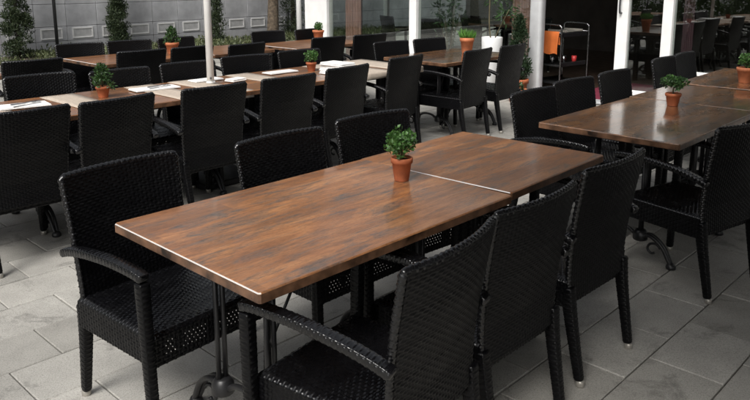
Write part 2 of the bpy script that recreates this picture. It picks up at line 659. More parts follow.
part('white_wall_panel', 'render_white', [(-0.03, 0.12, 9.10, 9.66, 0, ZT)], bev=0.006)
for xa, xb in ((0.125, 1.93), (2.0, 3.93), (4.0, 5.93)):
    w = part('window', 'white_paint', [(xa, xb, 9.54, 9.60, 0, 0.06), (xa, xb, 9.54, 9.60, ZT - 0.07, 3.29), (xb + 0.0005, xb + 0.0695, 9.52, 9.62, 0, 3.29)], bev=0.004)
    part('pane', 'window_glass', [(xa + 0.002, xb - 0.002, 9.566, 9.574, 0.062, ZT - 0.072)], w)
dp = MB()
dp.tube([(-0.06, 9.78, 0.03), (-0.06, 9.78, 3.2)], 0.045, 14)
for z in (0.35, 1.35, 2.35):
    dp.tube([(-0.06, 9.78, z), (-0.06, 9.78, z + 0.04)], 0.056, 14)
    dp.box(-0.06, 0.06, 9.665, 9.775, z + 0.005, z + 0.03)
dp.obj('downpipe', 'white_paint', bld, True)
part('mullion', 'white_paint', [(-0.03, 0.09, 7.12, 7.26, 0, ZT)], bev=0.005)
part('mullion', 'white_paint', [(-0.03, 0.09, 3.29, 3.405, 0, ZT)], bev=0.005)
part('mullion', 'white_paint', [(-0.03, 0.09, 0.95, 1.07, 0, ZT)], bev=0.005)
part('mullion', 'white_paint', [(-0.03, 0.09, -1.4, -1.28, 0, ZT)], bev=0.005)
part('mullion', 'white_paint', [(-0.03, 0.09, -3.7, -3.58, 0, ZT)], bev=0.005)
col = MB()
pr = []
for k in range(24):
    a = 2 * math.pi * k / 24
    pr.append((math.copysign(abs(math.cos(a)) ** 0.6, math.cos(a)) * 0.075 + 0.03, 5.075 + math.copysign(abs(math.sin(a)) ** 0.6, math.sin(a)) * 0.093))
V = [(x, y, 0) for x, y in pr] + [(x, y, ZT) for x, y in pr]
col.add(V, [(k, (k + 1) % 24, 24 + (k + 1) % 24, 24 + k) for k in range(24)])
col.obj('door_column', 'aluminium', bld, True)
part('fascia', 'render_white', [(-0.05, 0.14, -6, 9.7, ZT + 0.001, 3.6)])
part('roof', 'kerb_stone', [(-0.25, 6.3, -6.2, 9.9, 3.601, 3.75)])
part('threshold', 'aluminium', [(-0.06, 0.12, 3.96, 4.97, -0.01, 0.018)], bev=0.004)
for (ya, yb, rail) in ((7.262, 9.098, True), (5.172, 7.118, True), (1.072, 3.288, True), (-1.278, 0.948, True), (-3.578, -1.402, True), (-6, -3.702, True)):
    w = part('window', 'white_paint', [(0.0, 0.06, ya, yb, 0, 0.06), (0.0, 0.06, ya, yb, ZT - 0.07, ZT - 0.001), (-0.012, 0.06, ya, yb, 0.445, 0.485)], bev=0.004)
    part('pane', 'window_glass', [(0.025, 0.033, ya + 0.002, yb - 0.002, 0.487, ZT - 0.072)], w)
    part('pane', 'window_glass', [(0.025, 0.033, ya + 0.002, yb - 0.002, 0.062, 0.443)], w)
d = part('door', 'white_paint', [(-0.03, 0.05, 3.815, 3.955, 0.02, ZT - 0.01), (-0.01, 0.04, 3.407, 3.813, 0.02, 0.20), (-0.01, 0.04, 3.407, 3.813, ZT - 0.15, ZT - 0.011)], bev=0.004)
part('pane', 'window_glass', [(0.012, 0.02, 3.408, 3.812, 0.202, ZT - 0.152)], d)
hd = MB()
hd.tube(smooth_path([(-0.03, 3.90, 1.33), (-0.075, 3.90, 1.32), (-0.085, 3.90, 1.24), (-0.075, 3.90, 1.13), (-0.03, 3.90, 1.12)], 5), 0.012, 8)
hd.obj('handle', 'lamp_dark', d, True)
part('floor', 'interior_floor', [(-0.015, 6.0, -6, 9.495, -0.08, -0.002)])
part('interior_wall', 'interior_wall', [(5.8, 5.95, -6, 9.49, 0, 3.3), (0.13, 5.79, -6, -5.9, 0, 3.3)])
part('ceiling', 'interior_ceiling', [(0.145, 5.95, -6, 9.49, 3.305, 3.4)])

# canopy added above the facade, out of view, put there for its shade
aw = thing('added_awning', 'fabric canopy added unseen above the restaurant windows', 'added_awning', (XF - 0.06, 0, 0))
AX, AY0, AY1 = -0.55, -6.0, 9.4
m = MB()
nseg = 14
Vt, Ft = [], []
for k in range(nseg + 1):
    t = k / nseg
    x = AX * t
    z = 3.22 - 0.18 * t - 0.02 * math.sin(math.pi * t)
    for dz in (0, -0.012):
        Vt += [(x, AY0, z + dz), (x, AY1, z + dz)]
for k in range(nseg):
    b = k * 4
    Ft += [(b, b + 1, b + 5, b + 4), (b + 2, b + 6, b + 7, b + 3), (b, b + 4, b + 6, b + 2), (b + 1, b + 3, b + 7, b + 5)]
Ft += [(0, 2, 3, 1), (nseg * 4, nseg * 4 + 1, nseg * 4 + 3, nseg * 4 + 2)]
m.add(Vt, Ft)
m.obj('canopy', 'awning_cloth', aw)
part('front_bar', 'white_paint', [(AX - 0.06, AX, AY0, AY1, 2.98, 3.06)], aw, 0.01)
part('valance', 'awning_cloth', [(AX - 0.035, AX - 0.025, AY0, AY1, 2.82, 2.978)], aw)
for y in (-5.0, 1.5, 8.6):
    ar = MB()
    ar.tube([(0.0, y, 3.0), (AX * 0.5, y - 0.3, 3.0), (AX, y, 3.0)], 0.03, 8)
    ar.obj('arm', 'white_paint', aw, True)

# ------------------------------------------------------------------ wicker armchair


def weave(u, v, q, p):
    i = np.floor(v / p)
    fv = v / p - i
    s = np.sqrt(np.clip(1 - (2 * fv - 1) ** 2, 0, 1))
    over = 0.5 + 0.5 * np.cos(np.pi * (u / q + i))
    fu = np.abs(u / q - np.round(u / q))
    st = np.sqrt(np.clip(1 - (fu / 0.28) ** 2, 0, 1)) * (1 - over) * 0.75
    return np.maximum(s * (0.2 + 0.8 * over), st)


def woven_sheet(P, u0, u1, v0, v1, q=0.017, p=0.0105, amp=0.0042, du=0.0034, dv=0.0027, sign=1, hole=None):
    nu = max(2, int(round((u1 - u0) / du)))
    nv = max(2, int(round((v1 - v0) / dv)))
    U, Vv = np.meshgrid(np.linspace(u0, u1, nu + 1), np.linspace(v0, v1, nv + 1))
    U, Vv = U.ravel(), Vv.ravel()
    e = 1e-4
    B = P(U, Vv)
    Tu = P(U + e, Vv) - B
    Tv = P(U, Vv + e) - B
    n = np.cross(Tu, Tv)
    n /= np.linalg.norm(n, axis=1)[:, None] + 1e-12
    h = weave(U - u0, Vv - v0, q, p)
    V = B + n * (sign * amp * h)[:, None]
    idx = np.arange((nu + 1) * (nv + 1)).reshape(nv + 1, nu + 1)
    F = np.stack([idx[:-1, :-1], idx[:-1, 1:], idx[1:, 1:], idx[1:, :-1]], -1).reshape(-1, 4)
    if sign < 0:
        F = F[:, ::-1]
    if hole is not None:
        F = F[~hole(U[F].mean(1), Vv[F].mean(1))]
    return V, F


def woven_tube(pts, a, b, side=(1, 0, 0), p=0.0098, amp=0.0034, n=32, exp=0.55, step=0.0026, taper=None):
    """flattened tube wrapped in strands; a = half width along side, b = half thickness"""
    P = np.array([list(v) for v in pts])
    d = np.r_[0, np.cumsum(np.linalg.norm(np.diff(P, axis=0), axis=1))]
    m_ = max(3, int(d[-1] / step))
    s = np.linspace(0, d[-1], m_)
    C = np.stack([np.interp(s, d, P[:, k]) for k in range(3)], 1)
    T = np.gradient(C, axis=0)
    T /= np.linalg.norm(T, axis=1)[:, None]
    S = np.array(side, float)[None] - T * (T @ np.array(side, float))[:, None]
    S /= np.linalg.norm(S, axis=1)[:, None]
    W = np.cross(T, S)
    th = np.linspace(0, 2 * np.pi, n, endpoint=False)
    cx = np.sign(np.cos(th)) * np.abs(np.cos(th)) ** exp
    sy = np.sign(np.sin(th)) * np.abs(np.sin(th)) ** exp
    peri = 2 * np.pi * (a + b) / 2
    qn = max(4, 2 * int(round(peri / 0.026)))
    uu = np.arange(n) / n * peri
    h = weave(uu[None, :].repeat(m_, 0), s[:, None].repeat(n, 1), peri / qn, p) * amp
    # rounded ends
    endf = np.clip(np.minimum(s, d[-1] - s) / 0.012, 0.0, 1.0)
    endf = 0.55 + 0.45 * np.sqrt(1 - (1 - endf) ** 2)
    tp = np.ones(m_) if taper is None else np.interp(s / d[-1], [0, 1], taper)
    ra = (a * cx[None] + np.sign(cx)[None] * np.abs(cx)[None] * h) * (endf * tp)[:, None]
    rb = (b * sy[None] + np.sign(sy)[None] * np.abs(sy)[None] * h) * (endf * tp)[:, None]
    V = C[:, None] + S[:, None] * ra[..., None] + W[:, None] * rb[..., None]
    idx = np.arange(m_ * n).reshape(m_, n)
    nx = np.roll(idx, -1, 1)
    F = np.stack([idx[:-1], nx[:-1], nx[1:], idx[1:]], -1).reshape(-1, 4)
    V = V.reshape(-1, 3)
    c0, c1 = len(V), len(V) + 1
    V = np.vstack([V, C[0], C[-1]])
    caps = np.array([[nx[0, k], idx[0, k], c0, c0] for k in range(n)] + [[idx[-1, k], nx[-1, k], c1, c1] for k in range(n)])
    return V, F, caps


def tube_mesh(name, *a, **k):
    V, F, caps = woven_tube(*a, **k)
    faces = F.tolist() + [c[:3] for c in caps.tolist()]
    me = bpy.data.meshes.new(name)
    me.from_pydata(V.tolist(), [], faces)
    me.update()
    me.polygons.foreach_set('use_smooth', np.full(len(me.polygons), True))
    return me


ZB = np.array([0.0, 0.30, 0.42, 0.55, 0.70, 0.88])
YB = np.array([0.268, 0.212, 0.198, 0.205, 0.224, 0.258])
XB = np.array([0.205, 0.214, 0.218, 0.224, 0.231, 0.238])
zz = np.linspace(0, 0.9, 60)


def sm(a):
    q = np.interp(zz, ZB, a)
    for _ in range(12):
        q[1:-1] = (q[:-2] + q[1:-1] * 2 + q[2:]) / 4
    return q


YS, XS = sm(YB), sm(XB)


def by(z): return np.interp(z, zz, YS)
def bx_(z): return np.interp(z, zz, XS)


CURV = 0.034


def back_pt(u, v, off=0.0):
    # u in -1..1 (scaled by 0.235 m), v = height
    w = bx_(v)
    t = u / 0.235
    x = t * w
    y = by(v) + CURV * (1 - t ** 2) * np.clip((v - 0.40) / 0.3, 0.25, 1) + off
    return np.stack([x, y, v], -1)


def join_np(parts):
    V, F, b = [], [], 0
    for v, f in parts:
        V.append(v)
        F.append(f + b)
        b += len(v)
    return np.vstack(V), np.vstack(F)


def make_chair():
    t = thing('wicker_armchair', '', 'chair')
    # backrest: two woven faces
    A = woven_sheet(lambda u, v: back_pt(u, v, -0.010), -0.232, 0.232, 0.385, 0.868, sign=1)
    B = woven_sheet(lambda u, v: back_pt(u, v, 0.010), -0.232, 0.232, 0.345, 0.868, sign=-1)
    V, F = join_np([A, B])
    bk = link('backrest', to_mesh('backrest', V, F, True), 'black_wicker', t)
    # wrapped rim round the backrest
    pts = [back_pt(np.array(-0.235), np.array(z)) for z in np.linspace(0.36, 0.858, 14)]
    top = [back_pt(np.array(u), np.array(0.868)) for u in np.linspace(-0.226, 0.226, 18)]
    pts2 = [back_pt(np.array(0.235), np.array(z)) for z in np.linspace(0.858, 0.36, 14)]
    path = [Vector(p) for p in pts + top + pts2]
    V, F, caps = woven_tube(path, 0.0086, 0.0090, side=(0, 1, 0), n=16, exp=0.85, amp=0.0048, p=0.0115, step=0.0026)
    me = bpy.data.meshes.new('back_rim')
    me.from_pydata(V.tolist(), [], F.tolist())
    me.update()
    me.polygons.foreach_set('use_smooth', np.full(len(me.polygons), True))
    link('back_rim', me, 'black_wicker_sheen', t)
    # seat: woven top, soft edge rolling into the aprons
    sx, y0, y1 = 0.238, -0.258, 0.205

    def seat_pt(u, v):
        ex = np.clip((np.abs(u) - (sx - 0.03)) / 0.03, 0, 1)
        ey = np.clip(((y0 + 0.03) - v) / 0.03, 0, 1)
        e = np.clip(np.sqrt(ex ** 2 + ey ** 2), 0, 1)
        z = 0.428 - 0.018 * (1 - np.sqrt(1 - e ** 2 * 0.98)) - 0.006 * np.clip(1 - (u / sx) ** 2, 0, 1) * np.clip(1 - (v / 0.24) ** 2, 0, 1)
        return np.stack([u, v, z], -1)
    V, F = woven_sheet(seat_pt, -sx, sx, y0, y1, q=0.017, p=0.0105, sign=1)
    link('seat', to_mesh('seat', V, F, True), 'black_wicker_sheen', t)

    def low(u):       # lower edge of the aprons, gently arched
        return 0.318

    def hole(u, v):
        iu = np.floor((u + 0.5) / 0.0168)
        iv = np.floor(v / 0.0134)
        fu = (u + 0.5) / 0.0168 + 0.5 * (iv % 2)
        fu = fu - np.floor(fu)
        fv = v / 0.0134 - iv
        band = (v > 0.345) & (v < 0.398) & (np.abs(np.abs(u) - 0.112) < 0.082)
        return band & (np.abs(fu - 0.5) < 0.11) & (np.abs(fv - 0.5) < 0.13)
    V, F = woven_sheet(lambda u, v: np.stack([u, np.full_like(u, y0), v], -1), -sx, sx, 0.318, 0.419, q=0.0168, p=0.0134, du=0.00168, dv=0.00168, sign=1, hole=hole)
    link('apron', to_mesh('front_apron', V, F, True), 'black_wicker', t)
    for s in (-1, 1):
        V, F = woven_sheet(lambda u, v: np.stack([np.full_like(u, s * sx), -s * u if s < 0 else u, v], -1) if s > 0 else np.stack([np.full_like(u, -sx), -u, v], -1),
                           y0 if s > 0 else -y1, y1 if s > 0 else -y0, 0.318, 0.419, q=0.017, p=0.0105, sign=1)
        link('apron', to_mesh('side_apron', V, F, True), 'black_wicker', t)
    V, F = woven_sheet(lambda u, v: np.stack([-u, np.full_like(u, y1), v], -1), -sx + 0.02, sx - 0.02, 0.318, 0.40, q=0.019, p=0.0134, sign=1)
    link('apron', to_mesh('rear_apron', V, F, True), 'black_wicker', t)
    cap = MB()
    cap.lathe([(0.0155, 0.0), (0.0175, 0.003), (0.0175, 0.022), (0.0145, 0.026)], 12)
    cap_me = to_mesh('foot_cap', cap.V, cap.F, True)
    cap_me.materials.append(MATS['foot_metal'])
    for s in (-1, 1):
        zs = np.linspace(0.022, 0.40, 9)
        path = [Vector((s * float(bx_(z)), float(by(z)), float(z))) for z in zs]
        l = link('leg', tube_mesh('rear_leg', path, 0.0165, 0.0180, taper=(0.86, 1.28)), 'black_wicker', t)
        link('foot_cap', cap_me, None, l, (s * float(bx_(0.0)), float(by(0.0)), 0))
    for s in (-1, 1):
        path = [Vector(p) for p in smooth_path([(s * 0.247, -0.262, 0.022), (s * 0.256, -0.264, 0.30), (s * 0.263, -0.262, 0.63)], 6)]
        l = link('leg', tube_mesh('front_leg', path, 0.0175, 0.0178, taper=(0.86, 1.05)), 'black_wicker', t)
        link('foot_cap', cap_me, None, l, (s * 0.247, -0.262, 0))
        path = smooth_path([(s * 0.254, 0.240, 0.598), (s * 0.258, 0.18, 0.618), (s * 0.264, 0.08, 0.640), (s * 0.267, -0.08, 0.656), (s * 0.266, -0.22, 0.655), (s * 0.264, -0.281, 0.646)], 6)
        link('arm', tube_mesh('arm', path, 0.0195, 0.0130, n=36), 'black_wicker_sheen', t)
    return t


# ------------------------------------------------------------------ tables


def iron_column(t, x, feet):
    """cast iron column of four thin rods on arched double-bar feet"""
    c = MB()
    for a in (-1, 1):
        for b in (-1, 1):
            c.tube([(x + a * 0.017, b * 0.017, 0.17), (x + a * 0.017, b * 0.017, 0.69)], 0.0095, 8)
    c.lathe([(0.050, 0.145), (0.052, 0.165), (0.040, 0.185), (0.030, 0.19)], 16, (x, 0, 0))
    c.lathe([(0.030, 0.40), (0.034, 0.405), (0.034, 0.415), (0.030, 0.42)], 12, (x, 0, 0))
    c.obj('column', 'cast_iron', t, True)
    sp = MB()
    sp.box(x - 0.035, x + 0.035, -0.27, 0.27, 0.688, 0.712, 0.004)
    sp.obj('bearer', 'cast_iron', t)
    for (dx, dy, L) in feet:
        f = MB()
        px, pyy = -dy, dx
        for o in (-0.016, 0.016):
            pts = smooth_path([(x + dx * 0.02 + px * o, dy * 0.02 + pyy * o, 0.165),
                               (x + dx * L * 0.32 + px * o, dy * L * 0.32 + pyy * o, 0.185),
                               (x + dx * L * 0.68 + px * o, dy * L * 0.68 + pyy * o, 0.128),
                               (x + dx * L * 0.92 + px * o * 0.7, dy * L * 0.92 + pyy * o * 0.7, 0.05),
                               (x + dx * L + px * o * 0.5, dy * L + pyy * o * 0.5, 0.022)], 6)
            f.tube(pts, 0.012, 8)
        sc = []
        for k in range(15):
            a = k / 14 * 1.5 * math.pi
            r = 0.045 - 0.025 * k / 14
            cx_ = L * 0.42 + r * math.cos(a + 0.3)
            cz_ = 0.10 + r * math.sin(a + 0.3)
            sc.append((x + dx * cx_, dy * cx_, cz_))
        f.tube(sc, 0.007, 6)
        f.lathe([(0.020, 0.0), (0.027, 0.004), (0.029, 0.014), (0.022, 0.03), (0.012, 0.036)], 12, (x + dx * L, dy * L, 0))
        f.obj('foot', 'cast_iron', t, True)


def iron_trestle(t, x):
    """end frame: two slim columns of paired rods, joined low down, on arched double-bar feet"""
    for sy in (-1, 1):
        c = MB()
        for a in (-1, 1):
            c.tube([(x + a * 0.014, sy * 0.14, 0.16), (x + a * 0.014, sy * 0.14, 0.69)], 0.0095, 10)
        c.lathe([(0.034, 0.125), (0.040, 0.13), (0.040, 0.165), (0.030, 0.18), (0.026, 0.185)], 16, (x, sy * 0.14, 0))
        c.lathe([(0.024, 0.66), (0.028, 0.665), (0.028, 0.685), (0.024, 0.688)], 14, (x, sy * 0.14, 0))
        c.obj('column', 'cast_iron', t, True)
        f = MB()
        for o in (-0.013, 0.013):
            f.tube(smooth_path([(x + o, sy * 0.15, 0.150), (x + o, sy * 0.20, 0.162), (x + o, sy * 0.265, 0.118), (x + o * 0.8, sy * 0.305, 0.05), (x + o * 0.5, sy * 0.32, 0.022)], 6), 0.011, 8)
        sc = []
        for k in range(17):
            a = k / 16 * 1.6 * math.pi
            r = 0.042 - 0.024 * k / 16
            sc.append((x, sy * (0.215 + r * math.cos(a + 0.3)), 0.085 + r * math.sin(a + 0.3)))
        f.tube(sc, 0.007, 7)
        f.lathe([(0.020, 0.0), (0.026, 0.004), (0.028, 0.014), (0.021, 0.03), (0.011, 0.036)], 14, (x, sy * 0.32, 0))
        f.obj('foot', 'cast_iron', t, True)
    b = MB()
    b.tube(smooth_path([(x, -0.12, 0.145), (x, -0.05, 0.185), (x, 0.05, 0.185), (x, 0.12, 0.145)], 6), 0.011, 8)
    b.obj('stretcher', 'cast_iron', t, True)
    b = MB()
    b.box(x - 0.035, x + 0.035, -0.30, 0.30, 0.689, 0.7125, 0.004)
    b.obj('bearer', 'cast_iron', t)


def make_table(L, W, mat):
    t = thing('wooden_table', '', 'table')
    m = MB()
    hx, hy = L / 2, W / 2
    # slab with a chamfered upper edge
    prof = [(0.006, 0.714), (0.0, 0.718), (0.0, 0.7450), (0.0022, 0.7486), (0.0045, 0.750)]
    V = []
    for i, z in prof:
        c = 0.006
        X, Y = hx - i, hy - i
        V += [(-X + c, -Y, z), (X - c, -Y, z), (X, -Y + c, z), (X, Y - c, z), (X - c, Y, z), (-X + c, Y, z), (-X, Y - c, z), (-X, -Y + c, z)]
    F = [tuple(range(7, -1, -1)), tuple((len(prof) - 1) * 8 + k for k in range(8))]
    for i in range(len(prof) - 1):
        for k in range(8):
            F.append((i * 8 + k, i * 8 + (k + 1) % 8, i * 8 + 8 + (k + 1) % 8, i * 8 + 8 + k))
    m.add(V, F)
    tp = m.obj('tabletop', mat, t)
    tp.data.materials.append(MATS['edge_highlight'])
    tp.data.materials.append(MATS['edge_band'])
    for i, pl_ in enumerate(tp.data.polygons):
        if i == 0 or 2 <= i < 2 + 2 * 8:
            pl_.material_index = 2
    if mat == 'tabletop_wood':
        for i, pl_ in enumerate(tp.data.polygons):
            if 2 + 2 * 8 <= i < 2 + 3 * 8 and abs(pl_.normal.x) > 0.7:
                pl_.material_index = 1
    if L > 1:
        for s in (-1, 1):
            iron_trestle(t, s * (hx - 0.23))
        for s in (-1, 1):
            r = MB()
            r.tube([(s * (hx - 0.23), s * 0.13, 0.40), (s * 0.05, s * 0.02, 0.712)], 0.006, 6)
            r.obj('brace', 'cast_iron', t, True)
    else:
        iron_column(t, 0, [(0.7071, 0.7071, 0.30), (-0.7071, 0.7071, 0.30), (-0.7071, -0.7071, 0.30), (0.7071, -0.7071, 0.30)])
    return t


long_t = make_table(1.198, 0.80, 'tabletop_wood')
square_t = make_table(0.798, 0.80, 'tabletop_wood')
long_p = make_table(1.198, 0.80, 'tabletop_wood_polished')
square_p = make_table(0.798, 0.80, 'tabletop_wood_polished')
used = set()


def inst(proto, loc, rz, label, group=None):
    o = copy_tree(proto) if proto.name in used else proto
    used.add(proto.name)
    o.location = loc
    o.rotation_euler = (0, 0, rz)
    o['label'] = label
    if group:
        o['group'] = group
    return o


TG = 'wooden terrace tables on cast iron bases'
inst(long_t, (1.675, 1.85, 0), 0, 'long brown wooden table holding a leafy pot, bare of place settings, chairs on both sides', TG)
sq2 = inst(square_t, (2.676, 1.866, 0.0015), R(1.4), 'square wooden table butted against the end of the long bare table', TG)
sq2.rotation_euler = (R(-0.42), 0, R(1.4))
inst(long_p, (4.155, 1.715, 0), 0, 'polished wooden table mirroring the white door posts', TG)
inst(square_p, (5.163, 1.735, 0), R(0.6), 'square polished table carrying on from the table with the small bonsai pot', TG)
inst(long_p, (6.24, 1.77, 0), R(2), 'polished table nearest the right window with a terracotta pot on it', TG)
RB = [0.86, 2.06, 3.26, 4.46]
for x, l in zip(RB, ('first table of the set row, its near end cut by beige mats and napkins', 'set table carrying a small leafy pot between beige runners',
                     'set table beside the white parasol pole', 'last table of the set row with the stack of white cloths')):
    inst(long_t, (x, 4.62 + random.Random(int(x * 10)).uniform(-0.015, 0.015), 0), R(0.3), l, TG)
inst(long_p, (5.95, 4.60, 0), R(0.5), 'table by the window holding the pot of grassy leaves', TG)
inst(long_t, (3.66, 6.84, 0), R(1), 'wooden table near the planting bed with a tall leafy terracotta pot', TG)
inst(square_t, (4.68, 6.80, 0), 0, 'square table joined to the one near the planting bed', TG)
inst(long_t, (5.86, 6.66, 0), R(1), 'wooden table in front of the white wall panel', TG)
inst(long_t, (1.62, 6.75, 0), 0, 'wooden table by the planting bed showing only its end', TG)

# ------------------------------------------------------------------ chairs
ch = make_chair()
CG = 'black wicker armchairs round the terrace tables'
BACK = 0.258


def place_chair(bx, by_, face, deg, label):
    """bx,by_: middle of the top of the backrest; face -1: sitter looks towards -Y, +1: towards +Y"""
    rz = R(deg) + (math.pi if face > 0 else 0)
    # local back-top is (0, BACK + curve/2)
    o = Vector((0, BACK, 0))
    o.rotate(Matrix.Rotation(rz, 3, 'Z').to_euler())
    inst(ch, (bx - o.x, by_ - o.y, 0), rz, label, CG)


place_chair(1.255, 2.53, -1, 4, 'black wicker armchair at the corner of the long bare table, one arm in view')
place_chair(1.975, 2.47, -1, 0, 'black wicker armchair tucked under the long bare table beside the armchair at its corner')
place_chair(2.600, 2.50, -1, -5, 'black wicker armchair behind the leafy pot on the long bare table')
place_chair(1.470, 1.115, 1, 8, 'black wicker armchair with its arm crossing in front of the long table corner')
place_chair(1.985, 1.165, 1, 0, 'middle black wicker armchair of three with woven backs along the long bare table')
place_chair(2.610, 1.200, 1, -1, 'black wicker armchair drawn up to the square table that extends the long one')
place_chair(3.70, 1.06, 1, -13, 'black wicker armchair angled at the polished table, its seat side showing')
place_chair(3.84, 2.33, -1, -1, 'black wicker armchair behind the near corner of the polished table')
place_chair(4.43, 2.38, -1, -3, 'black wicker armchair at the polished table in front of the service trolley')
place_chair(5.01, 2.37, -1, 0, 'black wicker armchair at the polished table in front of the red mat')
place_chair(6.11, 2.46, -1, 1, 'black wicker armchair beside the white door post, facing the last polished table')
place_chair(6.62, 2.48, -1, 2, 'black wicker armchair below the right window behind the last polished table')
FB = [(1.43, 3.92, 0, 'black wicker armchair at the first table of the set row, back turned'),
      (1.955, 3.915, 6, 'black wicker armchair in front of the small pot on the set row'),
      (2.605, 3.90, 0, 'black wicker armchair in front of the white parasol pole, back turned'),
      (3.215, 3.895, 0, 'black wicker armchair just past the parasol pole, back to the long bare table'),
      (3.88, 3.99, 4, 'black wicker armchair in front of the stack of white cloths'),
      (4.71, 4.12, 5, 'black wicker armchair at the far end of the set row')]
for x, y, a, l in FB:
    place_chair(x, y, 1, a, l)
BB = [(2.04, 5.24, -3, 'black wicker armchair facing the napkin with cutlery across the set row'),
      (2.57, 5.10, 2, 'black wicker armchair behind the small pot on the set row'),
      (3.17, 5.13, -4, 'black wicker armchair behind the set row left of the parasol pole'),
      (3.78, 5.18, -6, 'black wicker armchair facing the parasol pole from behind the set row'),
      (4.40, 5.19, -4, 'black wicker armchair behind the bushy pot on the set row')]
for x, y, a, l in BB:
    place_chair(x, y, -1, a, l)
place_chair(5.63, 4.02, 1, 4, 'black wicker armchair in front of the window table with the grassy pot')
place_chair(6.24, 4.03, 1, 3, 'black wicker armchair at the window table next to the potted conifer')
place_chair(5.64, 5.16, -1, -6, 'black wicker armchair at the corner of the window table across from the grassy pot')
place_chair(6.20, 5.10, -1, -6, 'black wicker armchair between the window table and the white mullion')
CC = [(2.37, 6.20, -3, 'black wicker armchair with its back against the set row by the planting bed table'),
      (3.38, 6.24, -3, 'black wicker armchair hiding the near edge of the table by the planting bed'),
      (3.92, 6.23, 2, 'black wicker armchair in front of the tall leafy pot, back turned'),
      (4.47, 6.08, 5, 'black wicker armchair beyond the parasol pole with its back to the set row'),
      (5.59, 6.06, -4, 'black wicker armchair in front of the terracotta pot by the white wall panel'),
      (6.17, 5.97, -8, 'black wicker armchair in front of the first big window pane')]
for x, y, a, l in CC:
    place_chair(x, y, 1, a, l)
DD = [(3.28, 7.33, -6, 'black wicker armchair between the lamp post and the table by the planting bed'),
      (3.80, 7.28, -5, 'black wicker armchair backed by the vented stone wall'),
      (4.34, 7.24, 5, 'black wicker armchair behind the tall leafy pot'),
      (5.62, 7.22, -6, 'black wicker armchair in front of the thick tree trunk'),
      (6.20, 7.12, 3, 'black wicker armchair in front of the downpipe and white wall panel')]
for x, y, a, l in DD:
    place_chair(x, y, -1, a, l)

# ------------------------------------------------------------------ foliage helpers


def leaves(name, centers, normals, size, mat, parent, seed=0, aspect=0.55, fold=0.25, jitter=0.7):
    """one small folded leaf (two triangles pairs) per centre"""
    r = np.random.default_rng(seed)
    n = len(centers)
    C = np.asarray(centers, float)
    d = np.asarray(normals, float) + r.normal(0, jitter, (n, 3))
    d /= np.linalg.norm(d, axis=1)[:, None] + 1e-9
    a = r.normal(0, 1, (n, 3))
    s = np.cross(d, a)
    s /= np.linalg.norm(s, axis=1)[:, None] + 1e-9
    w = np.cross(s, d)
    L = size * r.uniform(0.65, 1.25, n)[:, None]
    V = np.stack([C, C + d * L * 0.45 + s * L * aspect / 2 + w * L * fold * 0.3, C + d * L, C + d * L * 0.45 - s * L * aspect / 2 + w * L * fold * 0.3], 1).reshape(-1, 3)
    b = np.arange(n)[:, None] * 4
    F = np.vstack([b + np.array([[0, 1, 2]]), b + np.array([[0, 2, 3]])])
    F = np.hstack([b + np.array([[0, 1, 2, 3]])])
    me = to_mesh(name, V, F)
    return link(name, me, mat, parent)


def clump_points(n, clumps, rad, seed):
    """points on little balls round clump centres"""
    r = np.random.default_rng(seed)
    k = r.integers(0, len(clumps), n)
    d = r.normal(0, 1, (n, 3))
    d /= np.linalg.norm(d, axis=1)[:, None]
    q = np.asarray(clumps)[k]
    rr = np.asarray(rad)[k] if hasattr(rad, '__len__') else rad
    rr = rr * r.uniform(0.35, 1.0, n) ** 0.6
    return q + d * (rr[:, None] if hasattr(rr, '__len__') else rr), d


def pot_parts(t, h, r1, mat='terracotta', z0=0.0):
    r0 = r1 * 0.70
    m = MB()
    rimh = h * 0.24
    m.lathe([(r0 * 0.96, z0), (r0, z0 + 0.003), (r1 * 0.93, z0 + h - rimh), (r1 * 1.04, z0 + h - rimh + 0.002), (r1 * 1.06, z0 + h - 0.003), (r1 * 1.0, z0 + h),
             (r1 * 0.90, z0 + h), (r1 * 0.88, z0 + h * 0.86)], 28)
    p = m.obj('pot', mat, t, True)
    s = MB()
    s.lathe([(0.001, z0 + h * 0.87), (r1 * 0.5, z0 + h * 0.885), (r1 * 0.885, z0 + h * 0.865), (r1 * 0.885, z0 + h * 0.85)], 20)
    s.obj('soil', 'soil', t, True)


